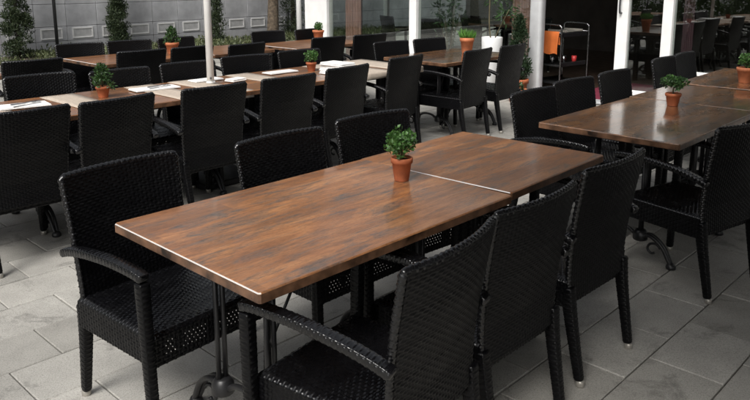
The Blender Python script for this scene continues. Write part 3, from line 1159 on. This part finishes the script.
def small_plant(name, label, loc, h, r, kind, seed, zt=0.7505, scale=1.0, potmat='terracotta', group='potted plants on the tables'):
    t = thing(name, label, 'potted plant', (loc[0], loc[1], zt), seed * 1.3, group)
    t.scale = (scale, scale, scale)
    pot_parts(t, h, r, potmat)
    rg = np.random.default_rng(seed)
    st = MB()
    if kind == 'bush':
        cl = []
        for k in range(14):
            a = k * 2.4
            e = 0.15 + 0.8 * (k / 14)
            rad = 0.048 * math.sqrt(max(0.05, 1 - (e - 0.55) ** 2 * 2.2)) * (0.55 + 0.45 * rg.random())
            cl.append((rad * math.cos(a) * 1.05, rad * math.sin(a) * 1.05, h + 0.015 + e * 0.085))
        for c in cl:
            st.tube([(0, 0, h * 0.85), (c[0] * 0.4, c[1] * 0.4, h + 0.02), c], 0.0016, 5)
        P, D = clump_points(620, cl, 0.024, seed)
        D = D * 0.7 + np.array([0, 0, 0.45])
        lf = leaves('foliage', P, D, 0.017, 'leaf_box', t, seed, 0.78, 0.3)
    elif kind == 'bonsai':
        cl = []
        for k in range(13):
            a = k * 2.4
            rad = 0.075 * math.sqrt((k + 0.3) / 13)
            cl.append((rad * math.cos(a), rad * math.sin(a), h + 0.055 + 0.03 * (1 - (rad / 0.075) ** 2) + rg.uniform(-0.008, 0.01)))
        st.tube(smooth_path([(0, 0, h * 0.85), (0.006, 0.003, h + 0.02), (-0.003, 0.0, h + 0.045)], 4), 0.006, 7, 0.0035)
        for c in cl:
            st.tube([(-0.003, 0, h + 0.04), (c[0] * 0.6, c[1] * 0.6, h + 0.05), c], 0.0015, 5)
        P, D = clump_points(560, cl, 0.022, seed)
        D = D * 0.8 + np.array([0, 0, 0.4])
        lf = leaves('foliage', P, D, 0.02, 'leaf_dark', t, seed, 0.7, 0.3)
        P, D = clump_points(150, cl, 0.026, seed + 50)
        lf2 = leaves('young_leaves', P, D * 0.6 + np.array([0, 0, 0.8]), 0.019, 'leaf_box', t, seed + 9, 0.7, 0.3)
    elif kind == 'tuft':
        n = 170
        a = rg.uniform(0, 2 * math.pi, n)
        rr = r * 0.8 * np.sqrt(rg.random(n))
        P = np.stack([rr * np.cos(a), rr * np.sin(a), np.full(n, h * 0.88)], 1)
        D = np.stack([np.cos(a) * rr / r * 0.75, np.sin(a) * rr / r * 0.75, np.ones(n)], 1)
        lf = leaves('foliage', P, D, 0.105, 'leaf_grassy', t, seed, 0.11, 0.3, 0.14)
        st.tube([(0, 0, h * 0.8), (0, 0, h * 0.95)], 0.01, 6)
    elif kind == 'tall':
        cl = []
        for k in range(16):
            a = k * 2.4
            e = k / 15
            rad = (0.052 * (1 - e) + 0.016) * (0.6 + 0.5 * rg.random())
            cl.append((rad * math.cos(a), rad * math.sin(a), h + 0.01 + e * 0.13))
        for c in cl[::2]:
            st.tube([(0, 0, h * 0.85), (c[0] * 0.3, c[1] * 0.3, c[2] * 0.9), c], 0.0018, 5)
        P, D = clump_points(520, cl, 0.022, seed)
        D = D * 0.6 + np.array([0, 0, 0.7])
        lf = leaves('foliage', P, D, 0.028, 'leaf_dark', t, seed, 0.45, 0.3)
        P, D = clump_points(120, cl, 0.026, seed + 50)
        leaves('young_leaves', P, D * 0.6 + np.array([0, 0, 0.8]), 0.026, 'leaf_box', t, seed + 9, 0.5, 0.3)
    st.obj('stem', 'stem', t, True)
    return t


small_plant('potted_bush', 'small round-leaved bush in a terracotta pot on the long bare table', (2.135, 1.89), 0.096, 0.043, 'bush', 1)
small_plant('potted_bonsai', 'spreading bonsai in a small terracotta pot on the polished table', (4.60, 1.77), 0.082, 0.047, 'bonsai', 2, scale=1.0)
small_plant('potted_shrub', 'bright green plant in a terracotta pot on the last polished table', (5.99, 1.765), 0.125, 0.068, 'bush', 3, scale=0.95, potmat='terracotta_pale')
small_plant('potted_herb', 'loose green plant in a terracotta pot among the napkins of the set row', (2.24, 4.70), 0.085, 0.050, 'tall', 4, scale=0.92)
small_plant('potted_herb', 'dark round plant in a terracotta pot beside the stack of white cloths', (4.13, 4.71), 0.085, 0.05, 'bush', 5, scale=0.9)
small_plant('potted_grass', 'spiky grass tuft in a tall terracotta pot on the window table', (6.17, 4.56), 0.17, 0.072, 'tuft', 6, potmat='terracotta_pale')
small_plant('potted_herb', 'tall leafy plant in a terracotta pot on the table near the planting bed', (4.03, 6.80), 0.12, 0.068, 'tall', 7, scale=1.0, potmat='terracotta_pale')
small_plant('potted_bush', 'low dense plant in a terracotta pot before the white wall panel', (6.25, 6.98), 0.13, 0.080, 'bush', 8, scale=0.9, potmat='terracotta_pale')

# ------------------------------------------------------------------ the set row: mats, napkins, cutlery, parasol


def mat_cloth(x, w, drape, label, y0=4.25, y1=5.0):
    """cloth strip lying across the table and falling over its near edge"""
    m = MB()
    yb = 4.22
    n = 12
    prof = []
    for k in range(n + 1):
        prof.append((y1 - (y1 - yb - 0.004) * k / n, 0.7515))
    prof += [(yb - 0.006, 0.7495), (yb - 0.010, 0.740), (yb - 0.011, 0.72)]
    if drape > 0.03:
        prof += [(yb - 0.011, 0.75 - drape)]
    V = []
    for y, z in prof:
        for sx in (-0.5, -0.25, 0, 0.25, 0.5):
            V.append((sx * w, y - 4.6, z + 0.0012 * math.sin(sx * 9 + y * 7)))
    top = len(V)
    for y, z in prof:
        for sx in (-0.5, -0.25, 0, 0.25, 0.5):
            on = z > 0.745
            V.append((sx * w, y - 4.6 + (0 if on else -0.002), z + (0.0022 if on else 0.001) + 0.0012 * math.sin(sx * 9 + y * 7)))
    F = []
    for i in range(len(prof) - 1):
        for j in range(4):
            a = i * 5 + j
            F += [(a, a + 1, a + 6, a + 5), (top + a, top + a + 5, top + a + 6, top + a + 1)]
        F += [(i * 5, i * 5 + 5, top + i * 5 + 5, top + i * 5), (i * 5 + 4, top + i * 5 + 4, top + i * 5 + 9, i * 5 + 9)]
    e = (len(prof) - 1) * 5
    for j in range(4):
        F += [(j, top + j, top + j + 1, j + 1), (e + j, e + j + 1, top + e + j + 1, top + e + j)]
    m.add(V, F)
    o = m.obj('table_runner', 'mat_beige', None, True, (x, 4.6, 0), (0, 0, R(0.3)))
    return tag(o, label, 'runner', 'beige runners across the set tables')


RUN = [(1.02, 'beige runner across the first table of the set row'), (1.50, 'beige runner under the first napkin with cutlery'),
       (2.05, 'beige runner just before the small pot on the set row'), (2.66, 'beige runner behind the second napkin with cutlery'),
       (3.02, 'beige runner at the foot of the parasol pole'), (3.55, 'beige runner hanging over the table edge past the parasol pole'),
       (4.45, 'beige runner beside the stack of white cloths'), (4.86, 'beige runner on the far end of the set row')]
for x, l in RUN:
    mat_cloth(x, 0.23 if x < 4 else 0.36, 0.085 if x in (2.05, 3.55) else 0.05, l)


def napkin(x, y, rz, label, grp, w=0.22, d=0.12, z=0.7555, h=0.010):
    m = MB()
    m.box(-w / 2, w / 2, -d / 2, d / 2, 0, h * 0.48, h * 0.2)
    m.box(-w / 2 + 0.004, w / 2 - 0.002, -d / 2 + 0.003, d / 2 - 0.004, h * 0.5, h, h * 0.2)
    o = m.obj('napkin', 'napkin_white', None, False, (x, y, z), (0, 0, rz))
    return tag(o, label, 'napkin', grp)


def knife(x, y, rz, z, label):
    m = MB()
    m.box(-0.11, -0.02, -0.006, 0.006, 0, 0.005, 0.0015)
    V = [(-0.02, -0.006, 0), (0.085, -0.009, 0), (0.105, 0.002, 0), (0.09, 0.007, 0), (-0.02, 0.006, 0)]
    V += [(a, b, 0.0025) for a, b, _ in V]
    m.add(V, [(4, 3, 2, 1, 0), (5, 6, 7, 8, 9)] + [(k, (k + 1) % 5, 5 + (k + 1) % 5, 5 + k) for k in range(5)])
    tag(m.obj('knife', 'cutlery', None, False, (x, y, z), (0, 0, rz)), label, 'knife')


def fork(x, y, rz, z, label):
    m = MB()
    m.tube([(-0.10, 0, 0.004), (-0.02, 0, 0.003), (0.035, 0, 0.006)], [0.006, 0.004, 0.003], 6)
    m.box(0.034, 0.055, -0.011, 0.011, 0.004, 0.007)
    for k in range(4):
        m.box(0.055, 0.095, -0.011 + k * 0.0062, -0.0078 + k * 0.0062, 0.0035, 0.0065)
    tag(m.obj('fork', 'cutlery', None, False, (x, y, z), (0, 0, rz)), label, 'fork')


def spot(px, py, z=0.756):
    dy = py - 119
    up = -(dy * math.cos(PITCH) + 724 * math.sin(PITCH))
    fw = 724 * math.cos(PITCH) - dy * math.sin(PITCH)
    rt = px - 375
    k = (z - 1.575) / up
    return ((fw * math.cos(TH) + rt * math.sin(TH)) * k, (fw * math.sin(TH) - rt * math.cos(TH)) * k)


NG = 'white napkins laid on the set row'
x, y = 1.72, 4.72
napkin(x, y, R(-8), 'white folded napkin under a knife and fork before the leafy pot of the set row', NG, 0.30, 0.17)
knife(x + 0.02, y - 0.03, R(20), 0.7662, 'steel knife on the white napkin before the leafy pot of the set row')
fork(x + 0.03, y + 0.03, R(8), 0.7662, 'steel fork on the white napkin before the leafy pot of the set row')
x, y = 2.66, 4.76
napkin(x, y, R(-4), 'white folded napkin under cutlery between the leafy pot and the parasol pole', NG, 0.34, 0.15)
knife(x + 0.04, y - 0.02, R(15), 0.7662, 'steel knife on the napkin between the leafy pot and the parasol pole')
fork(x + 0.05, y + 0.03, R(10), 0.7662, 'steel fork on the napkin between the leafy pot and the parasol pole')
napkin(1.30, 4.30, R(2), 'white folded napkin at the near edge of the first set table', NG, 0.30, 0.10)
napkin(3.16, 4.86, R(2), 'white folded napkin behind the parasol pole', NG, 0.26, 0.12)
napkin(3.30, 4.66, R(10), 'crumpled white napkin at the foot of the parasol pole', NG, 0.15, 0.10, h=0.022)
napkin(3.86, 4.80, R(0), 'white folded napkin before the dark round plant of the set row', NG, 0.3, 0.13)
for k in range(4):
    napkin(4.15 + 0.005 * ((k * 7) % 3 - 1), 4.40 + 0.005 * ((k * 5) % 3 - 1), R(3 - 3 * (k % 3)),
           'folded white cloth inside the stack on the set row' if k < 3 else 'topmost folded white cloth of the stack on the set row', 'stack of folded white cloths',
           0.19 - 0.005 * k, 0.26, 0.7525 + 0.0245 * k, 0.024)

ps = thing('parasol', 'slim white parasol pole rising through the set row of tables', 'parasol', (3.10, 4.70, 0))
m = MB()
m.tube([(0, 0, 0.05), (-0.004, 0.004, 3.0)], 0.027, 18)
m.obj('pole', 'pole_paint', ps, True)
m = MB()
m.box(-0.25, 0.25, -0.25, 0.25, 0.0, 0.05, 0.008)
m.lathe([(0.05, 0.05), (0.05, 0.30), (0.036, 0.32)], 16)
m.obj('base', 'cast_iron', ps)
m = MB()
m.lathe([(0.034, 0.755), (0.036, 0.758), (0.036, 0.768), (0.030, 0.772)], 18)
m.obj('collar', 'pole_paint', ps, True)
m = MB()
m.tube([(-0.02, -0.03, 0.80), (-0.03, -0.045, 0.80)], 0.008, 8)
m.obj('knob', 'lamp_dark', ps, True)
m = MB()      # folded canopy, above the picture
V = []
nn = 48
zs_ = [(1.85, 0.05), (1.95, 0.10), (2.3, 0.095), (2.75, 0.06), (2.99, 0.04)]
for z, r in zs_:
    for k in range(nn):
        a = 2 * math.pi * k / nn
        rr = r * (1 + 0.28 * math.cos(8 * a))
        V.append((rr * math.cos(a), rr * math.sin(a), z))
F = []
for i in range(len(zs_) - 1):
    for k in range(nn):
        F.append((i * nn + k, i * nn + (k + 1) % nn, (i + 1) * nn + (k + 1) % nn, (i + 1) * nn + k))
F.append(tuple((len(zs_) - 1) * nn + k for k in range(nn)))
m.add(V, F)
m.obj('canopy', 'parasol_cloth', ps, True)

# ------------------------------------------------------------------ doorway: trolley, cloth, mat
tr = thing('service_trolley', 'black service trolley with chrome hoop ends inside the doorway', 'trolley', (9.05, 5.06, 0), R(-8))
for xa in (-0.30, 0.30):
    m = MB()
    m.tube(smooth_path([(xa, -0.21, 0.08), (xa, -0.21, 0.4), (xa, -0.21, 0.82), (xa, -0.19, 0.885), (xa, -0.13, 0.905), (xa, 0.13, 0.905), (xa, 0.19, 0.885), (xa, 0.21, 0.82), (xa, 0.21, 0.4), (xa, 0.21, 0.08)], 5), 0.013, 10)
    m.obj('hoop', 'chrome', tr, True)
    m = MB()
    m.tube([(xa, -0.198, 0.80), (xa, 0.198, 0.80)], 0.009, 8)
    m.obj('crossbar', 'chrome', tr, True)
for z in (0.10, 0.34, 0.74):
    part('shelf', 'trolley_black', [(-0.285, 0.285, -0.195, 0.195, z, z + 0.02), (-0.285, 0.285, -0.195, -0.178, z + 0.0205, z + 0.055), (-0.285, 0.285, 0.178, 0.195, z + 0.0205, z + 0.055)], tr, 0.003)
for a in (-0.30, 0.30):
    for b in (-0.21, 0.21):
        m = MB()
        m.tube([(a, b - 0.012, 0.042), (a, b + 0.012, 0.042)], 0.042, 16)
        m.obj('wheel', 'trolley_black', tr, True)
# orange cloth hung over the crossbar of the near hoop
m = MB()
V, F = [], []
pr = [(0.020, 0.64), (0.018, 0.72), (0.014, 0.795), (0.0, 0.814), (-0.014, 0.795), (-0.020, 0.74), (-0.023, 0.66), (-0.026, 0.58), (-0.027, 0.515)]
ny = 12
for layer in (0, 1):
    for i, (a, z) in enumerate(pr):
        for j in range(ny + 1):
            y = -0.175 + 0.30 * j / ny
            wv = 0.007 * math.sin(j * 1.3 + i * 0.35) * (abs(i - 3) / 5)
            g_ = 0.004 * layer
            V.append((a + (g_ if i < 3 else -g_ if i > 3 else 0) - wv, y + 0.006 * math.sin(i * 1.1), z + (g_ if i == 3 else 0) + (0.010 * math.sin(j * 0.8) if i == 8 else 0)))
L0 = len(pr) * (ny + 1)
for i in range(len(pr) - 1):
    for j in range(ny):
        a = i * (ny + 1) + j
        F += [(a, a + 1, a + ny + 2, a + ny + 1), (L0 + a, L0 + a + ny + 1, L0 + a + ny + 2, L0 + a + 1)]
    a = i * (ny + 1)
    F += [(a, a + ny + 1, L0 + a + ny + 1, L0 + a), (a + ny, L0 + a + ny, L0 + a + 2 * ny + 1, a + 2 * ny + 1)]
m.add(V, F)
cR = Matrix.Rotation(R(-8), 3, 'Z') @ Vector((-0.30, 0, 0))
tag(m.obj('orange_cloth', 'orange_cloth', None, True, (9.05 + cR.x, 5.06 + cR.y, 0), (0, 0, R(-8))), 'orange cloth hanging over the end rail of the service trolley', 'cloth')
m = MB()
m.lathe([(0.028, 0), (0.036, 0.10), (0.034, 0.10), (0.027, 0.01)], 16)
tag(m.obj('cup', 'red_plastic', None, True, (9.16, 4.93, 0.3615)), 'red cup on the middle shelf of the service trolley', 'cup')
m = MB()
m.box(-0.9, 0.75, -0.36, 0.36, 0, 0.012, 0.003)
tag(m.obj('red_mat', 'red_carpet', None, False, (9.40, 4.33, 0.0)), 'dark red floor mat just inside the open doorway', 'mat')

# ------------------------------------------------------------------ behind the windows: curtains, planter, dining furniture


def curtain(y, w, label, mat='curtain_rose'):
    n = 40
    V, F = [], []
    for k in range(n + 1):
        yy = -w / 2 + w * k / n
        xx = 0.035 * math.sin(k * 1.35) + 0.01 * math.sin(k * 0.5)
        for z in (0.05, 2.7):
            V += [(xx, yy, z), (xx + 0.006, yy, z)]
    for k in range(n):
        b = k * 4
        F += [(b, b + 4, b + 6, b + 2), (b + 1, b + 3, b + 7, b + 5)]
    m = MB()
    m.add(V, F)
    tag(m.obj('curtain', mat, None, True, (XF + 0.26, y, 0)), label, 'curtain', 'curtains behind the windows')


curtain(8.75, 0.36, 'dusty rose curtain behind the window by the white wall panel')
curtain(5.45, 0.32, 'dusty rose curtain beside the aluminium door column')
curtain(3.21, 0.12, 'dark plum curtain behind the right window beside the mullion', 'curtain_plum')

pl = thing('white_planter', 'white cylindrical planter with a leggy plant standing against the window', 'planter', (8.08, 5.56, 0))
m = MB()
m.lathe([(0.105, 0.0), (0.118, 0.006), (0.135, 0.60), (0.140, 0.745), (0.136, 0.752), (0.126, 0.75), (0.122, 0.69)], 32)
m.obj('bowl', 'planter_white', pl, True)
m = MB()
m.lathe([(0.001, 0.70), (0.124, 0.695), (0.122, 0.68)], 20)
m.obj('soil', 'soil', pl, True)
m = MB()
m.tube(smooth_path([(0.02, 0.03, 0.68), (0.01, 0.06, 0.95), (0.0, 0.05, 1.5)], 5), 0.009, 7)
m.tube(smooth_path([(0.0, -0.02, 0.68), (-0.03, -0.12, 0.85), (-0.04, -0.28, 1.12)], 5), 0.008, 7)
m.obj('stem', 'stem', pl, True)
P, D = clump_points(170, [(-0.04, -0.28, 1.15), (0.0, 0.05, 1.52), (-0.04, -0.22, 1.05), (0.0, 0.05, 1.3)], 0.12, 31)
leaves('foliage', P, D, 0.08, 'leaf_dark', pl, 31, 0.3)

for k, (x, y, a, l) in enumerate([(10.4, 7.4, 80, 'black wicker armchair inside the restaurant behind the middle window'),
                                  (10.2, 6.3, -95, 'black wicker armchair inside the restaurant opposite another at the indoor table'),
                                  (9.35, 8.35, 70, 'black wicker armchair inside the restaurant behind the window by the white wall panel'),
                                  (9.25, 7.55, 115, 'black wicker armchair inside, close behind the first white mullion'),
                                  (10.6, 2.6, 60, 'black wicker armchair inside the restaurant behind the right window')]):
    c = copy_tree(ch)
    c.location = (x, y, 0)
    c.rotation_euler = (0, 0, R(a))
    tag(c, l, 'chair', 'black wicker armchairs inside')
c = copy_tree(long_t)
c.location = (10.5, 6.85, 0)
c.rotation_euler = (0, 0, R(90))
tag(c, 'wooden table inside the restaurant behind the middle window', 'table')
c = copy_tree(long_t)
c.location = (10.9, 2.0, 0)
c.rotation_euler = (0, 0, R(90))
tag(c, 'wooden table inside the restaurant behind the right window', 'table')

# potted conifer by the door column, and a second empty-looking pot in front
t = thing('potted_conifer', 'dense cone-shaped conifer in a terracotta pot beside the door column', 'potted tree', (8.06, 5.13, 0))
pot_parts(t, 0.235, 0.14, 'terracotta')
m = MB()
m.tube([(0, 0, 0.19), (0, 0, 0.98)], 0.015, 7, 0.005)
m.obj('trunk', 'dark_bark', t, True)
rg = np.random.default_rng(12)
cl = []
for k in range(110):
    e = rg.random() ** 1.2
    a = rg.uniform(0, 2 * math.pi)
    rad = 0.155 * (1 - e) ** 0.65 * rg.uniform(0.55, 1.0) * (0.75 + 0.25 * min(1, e * 6))
    cl.append((rad * math.cos(a), rad * math.sin(a), 0.28 + e * 0.74))
P, D = clump_points(4200, cl, 0.05, 12)
leaves('crown', P, D + np.array([0, 0, 0.6]), 0.04, 'leaf_conifer_dark', t, 12, 0.4)
t = thing('terracotta_pot', 'low terracotta pot with a small plant on the paving by the doorway', 'pot', (7.70, 4.90, 0))
pot_parts(t, 0.165, 0.125, 'terracotta_pale')
P, D = clump_points(160, [(0, 0, 0.19), (0.05, 0.02, 0.17), (-0.04, 0.03, 0.17)], 0.06, 14)
leaves('foliage', P, D + np.array([0, 0, 0.5]), 0.05, 'leaf_dark', t, 14, 0.4)

# ------------------------------------------------------------------ planting: conifers, trees, ground cover, lamp post


def thuja(x, y, h, r, seed, label, n=15000):
    t = thing('slender_conifer', label, 'conifer', (x, y, 0.03), 0, 'slender conifers along the stone wall')
    m = MB()
    m.tube([(0, 0, -0.1), (0.01, 0, h * 0.5), (0, 0, h * 0.95)], [0.04, 0.025, 0.006], 8)
    m.obj('trunk', 'dark_bark', t, True)
    rg = np.random.default_rng(seed)
    cl, rad_ = [], []
    for k in range(230):
        e = rg.random() ** 1.15
        a = rg.uniform(0, 2 * math.pi)
        prof = (min(1, 0.7 + e * 2.0)) * (1 - e) ** 0.75
        rad = r * prof * rg.uniform(0.3, 1.0)
        cl.append((rad * math.cos(a), rad * math.sin(a), 0.05 + e * h))
        rad_.append(rg.uniform(0.055, 0.11))
    P, D = clump_points(n, cl, rad_, seed)
    leaves('crown', P, D * 0.6 + np.array([0, 0, 0.9]), 0.052, 'leaf_conifer', t, seed, 0.38)


thuja(5.18, 14.15, 2.5, 0.29, 21, 'dark slender conifer against the wall beside the lamp post')
thuja(7.22, 14.25, 2.1, 0.24, 22, 'slim conifer against the vented wall behind the table by the bed')
thuja(9.25, 13.7, 2.2, 0.20, 23, 'narrow conifer standing behind the white parasol pole', 7000)
thuja(11.75, 14.1, 2.4, 0.36, 24, 'loose feathery conifer beside the staked young tree', 4500)


def tree(x, y, h, r, trunk_r, seed, label, lean=0.0, n=9000, z0=2.2, leaf=0.16, group='broadleaf trees'):
    t = thing('broadleaf_tree', label, 'tree', (x, y, 0.0), 0, group)
    rg = np.random.default_rng(seed)
    m = MB()
    trunk = smooth_path([(0, 0, -0.1), (lean * 0.25 + 0.02, 0.02, 0.9), (lean * 0.6 - 0.02, 0.0, 2.0), (lean, 0.03, z0 + 0.8), (lean, 0, h * 0.8)], 5)
    k_ = len(trunk)
    m.tube(trunk, [trunk_r * (1.25 if i == 0 else 1.0) * (1 - 0.75 * i / (k_ - 1)) for i in range(k_)], 12)
    cl, rr = [], []
    for k in range(26):
        a = k * 2.4
        e = (k + 0.5) / 26
        zc = z0 + 0.5 + e * (h - z0 - 0.7)
        rad = r * math.sqrt(max(0.05, 1 - (2 * e - 0.85) ** 2)) * rg.uniform(0.45, 1.0)
        c = (lean + rad * math.cos(a), rad * math.sin(a), zc)
        cl.append(c)
        rr.append(rg.uniform(0.28, 0.5) * r * 0.8)
        if k % 2 == 0:
            zb = z0 + e * (h - z0) * 0.5
            m.tube([(lean, 0.0, zb), (lean + (c[0] - lean) * 0.5, c[1] * 0.5, (zb + zc) / 2 + 0.1), c], [trunk_r * 0.3, trunk_r * 0.18, 0.01], 6)
    m.obj('trunk', 'bark', t, True)
    P, D = clump_points(n, cl, rr, seed)
    leaves('crown', P, D * 0.5 + np.array([0, 0, -0.15]), leaf, 'leaf_tree', t, seed, 0.6)


tree(11.05, 14.0, 6.5, 1.9, 0.155, 41, 'thick straight tree trunk in the planting bed left of the staked young tree', 0.15)
tree(11.95, 14.25, 4.6, 1.0, 0.055, 42, 'thin leaning young tree tied to dark stakes near the downpipe', -0.18, 3500)
st = thing('tree_stakes', 'pair of short dark stakes holding the thin young tree', 'stakes', (11.95, 14.25, 0))
for s in (-1, 1):
    m = MB()
    m.tube([(s * 0.13, -s * 0.1, -0.1), (s * 0.13, -s * 0.1, 0.72)], 0.035, 8)
    m.obj('stake', 'lamp_dark', st, True)
m = MB()
m.box(-0.13, 0.13, -0.012, 0.012, 0.62, 0.66)
o = m.obj('strap', 'lamp_dark', st)
o.rotation_euler = (0, 0, R(-38))
for k, (x, y, h, r, l) in enumerate([(-6.5, 12.0, 7.0, 2.4, 'spreading tree at the far left end of the planting bed'),
                                     (-2.0, 13.6, 6.0, 1.9, 'round-headed tree in the bed left of the terrace'),
                                     (-10.5, 7.5, 7.5, 2.6, 'tall broad tree beyond the open side of the terrace'),
                                     (-11.5, 2.0, 6.8, 2.5, 'broad tree across from the restaurant doorway'),
 (-2.5, -8.0, 7.0, 2.8, 'broad unseen tree added behind the added parasol'), (3.0, -8.5, 7.5, 3.0, 'tallest unseen tree added behind the added parasol'), (7.8, -9.0, 7.0, 2.6, 'unseen tree added past the end of the restaurant front')]):  # these three are unseen, added to darken the chair backs and block sky
    tree(x, y, h, r, 0.15, 60 + k, l, 0.1, 6000, leaf=0.24)

# ground cover
rg = np.random.default_rng(77)
n = 26000
P = np.stack([rg.uniform(-4, 14.5, n), rg.uniform(12.8, 14.5, n), np.full(n, 0.03)], 1)
keep = (np.sin(P[:, 0] * 2.3) + np.sin(P[:, 0] * 5.1 + P[:, 1] * 3) + rg.normal(0, 0.8, n)) > -0.35
P = P[keep]
hgt = 0.05 + 0.13 * (0.5 + 0.5 * np.sin(P[:, 0] * 2.3)) * rg.random(len(P))
P[:, 2] += rg.random(len(P)) * hgt * 0.9
D = rg.normal(0, 0.5, (len(P), 3)) + np.array([0, 0, 0.9])
tag(leaves('ground_cover', P, D, 0.085, 'leaf_cover', None, 78, 0.4), 'pale green leafy ground cover below the stone wall', 'ground cover', kind='stuff')

lp = thing('lamp_post', 'thin dark lamp post in front of the grey stone wall', 'lamp post', (5.98, 14.35, 0.03))
m = MB()
m.tube([(0, 0, 0), (0, 0, 3.6)], 0.032, 12)
m.lathe([(0.07, 0.0), (0.07, 0.02), (0.05, 0.06), (0.032, 0.07)], 14)
m.obj('post', 'lamp_dark', lp, True)
m = MB()
m.lathe([(0.05, 3.6), (0.14, 3.62), (0.15, 3.66), (0.10, 3.80), (0.02, 3.84)], 18)
m.obj('lamp_head', 'lamp_dark', lp, True)

# big square parasol added out of view to darken the near-right paving and chairs
sp = thing('added_parasol', 'large dark square parasol added unseen to shade the armchairs of the long table', 'parasol', (2.95, -0.95, 0))
m = MB()
m.tube([(0, 0, 0.05), (0, 0, 2.95)], 0.03, 14)
m.obj('pole', 'pole_paint', sp, True)
m = MB()
m.box(-0.35, 0.35, -0.35, 0.35, 0, 0.06, 0.008)
m.obj('base', 'cast_iron', sp)
m = MB()
hs_, z0_, z1_ = 2.25, 2.38, 3.0
V = [(-hs_, -hs_, z0_), (hs_, -hs_, z0_), (hs_, hs_, z0_), (-hs_, hs_, z0_), (0, 0, z1_)]
V += [(a, b, c - 0.012) for a, b, c in V]
V += [(a, b, c - 0.20) for a, b, c in V[:4]] + [(a * 0.996, b * 0.996, c - 0.20) for a, b, c in V[:4]]
F = [(0, 1, 4), (1, 2, 4), (2, 3, 4), (3, 0, 4), (6, 5, 9), (7, 6, 9), (8, 7, 9), (5, 8, 9)]
for k in range(4):
    j = (k + 1) % 4
    F += [(k, 10 + k, 10 + j, j), (5 + k, 5 + j, 14 + j, 14 + k), (10 + k, 14 + k, 14 + j, 10 + j)]
m.add(V, F)
m.obj('canopy', 'parasol_dark', sp)
for k in range(8):
    a = k * math.pi / 4
    e = hs_ * (1.0 if k % 2 == 0 else 1.38)
    m = MB()
    m.tube([(0, 0, z1_ - 0.05), (math.cos(a) * e * 0.97, math.sin(a) * e * 0.97, z0_ - 0.01)], 0.009, 6)
    m.obj('rib', 'pole_paint', sp, True)

# clipped hedge on the open side of the terrace, mirrored in the windows
hg = thing('hedge', 'leafy green hedge along the open side of the terrace', 'hedge', (-4.3, 8.3, 0))
rg = np.random.default_rng(91)
cl = np.stack([rg.uniform(-0.35, 0.35, 260), rg.uniform(-3.4, 3.4, 260), rg.uniform(0.12, 1.35, 260)], 1)
P, D = clump_points(16000, cl, 0.2, 91)
leaves('foliage', P, D, 0.085, 'leaf_tree', hg, 91, 0.6)
m = MB()
for k in range(14):
    y = -3.2 + k * 0.49
    m.tube([(0, y, -0.05), (0.05 * math.sin(k), y + 0.05, 0.6), (0.1 * math.sin(k * 2), y, 1.1)], 0.02, 6)
m.obj('stem', 'dark_bark', hg, True)
# leafy plant standing indoors
ip = thing('indoor_plant', 'dark leafy plant in a pot inside behind the first mullion', 'potted plant', (9.0, 7.0, 0))
pot_parts(ip, 0.32, 0.16, 'trolley_black')
m = MB()
cl = []
for k in range(9):
    a = k * 2.4
    c = (0.22 * math.cos(a) * (0.4 + 0.07 * k), 0.22 * math.sin(a) * (0.4 + 0.07 * k), 0.62 + 0.07 * k)
    cl.append(c)
    m.tube([(0, 0, 0.27), (c[0] * 0.4, c[1] * 0.4, 0.5), c], 0.006, 6)
m.obj('stem', 'stem', ip, True)
P, D = clump_points(260, cl, 0.10, 95)
leaves('foliage', P, D + np.array([0, 0, 0.2]), 0.10, 'leaf_dark', ip, 95, 0.3)

# glasses and trays on the trolley
for k, (dx, dy) in enumerate(((-0.16, 0.05), (-0.05, -0.06), (-0.17, -0.08))):
    m = MB()
    m.lathe([(0.026, 0.0), (0.032, 0.11), (0.030, 0.11), (0.024, 0.006)], 14)
    tag(m.obj('drinking_glass', 'cutlery', None, True, (9.05 + dx, 5.06 + dy, 0.3615)), 'small drinking glass standing on the middle trolley shelf', 'glass', 'glasses on the trolley')
for k, (z, lab) in enumerate(((0.7625, 'lower serving tray stacked on the top trolley shelf'), (0.7965, 'upper serving tray stacked on the top trolley shelf'))):
    m = MB()
    m.box(-0.14, 0.26, -0.15, 0.15, 0, 0.010, 0.003)
    m.box(-0.14, -0.125, -0.15, 0.15, 0.0105, 0.032, 0.002)
    m.box(0.245, 0.26, -0.15, 0.15, 0.0105, 0.032, 0.002)
    tag(m.obj('serving_tray', 'foot_metal' if k else 'trolley_black', None, False, (9.05, 5.06, z), (0, 0, R(-8 + 3 * k))), lab, 'tray', 'trays on the trolley')
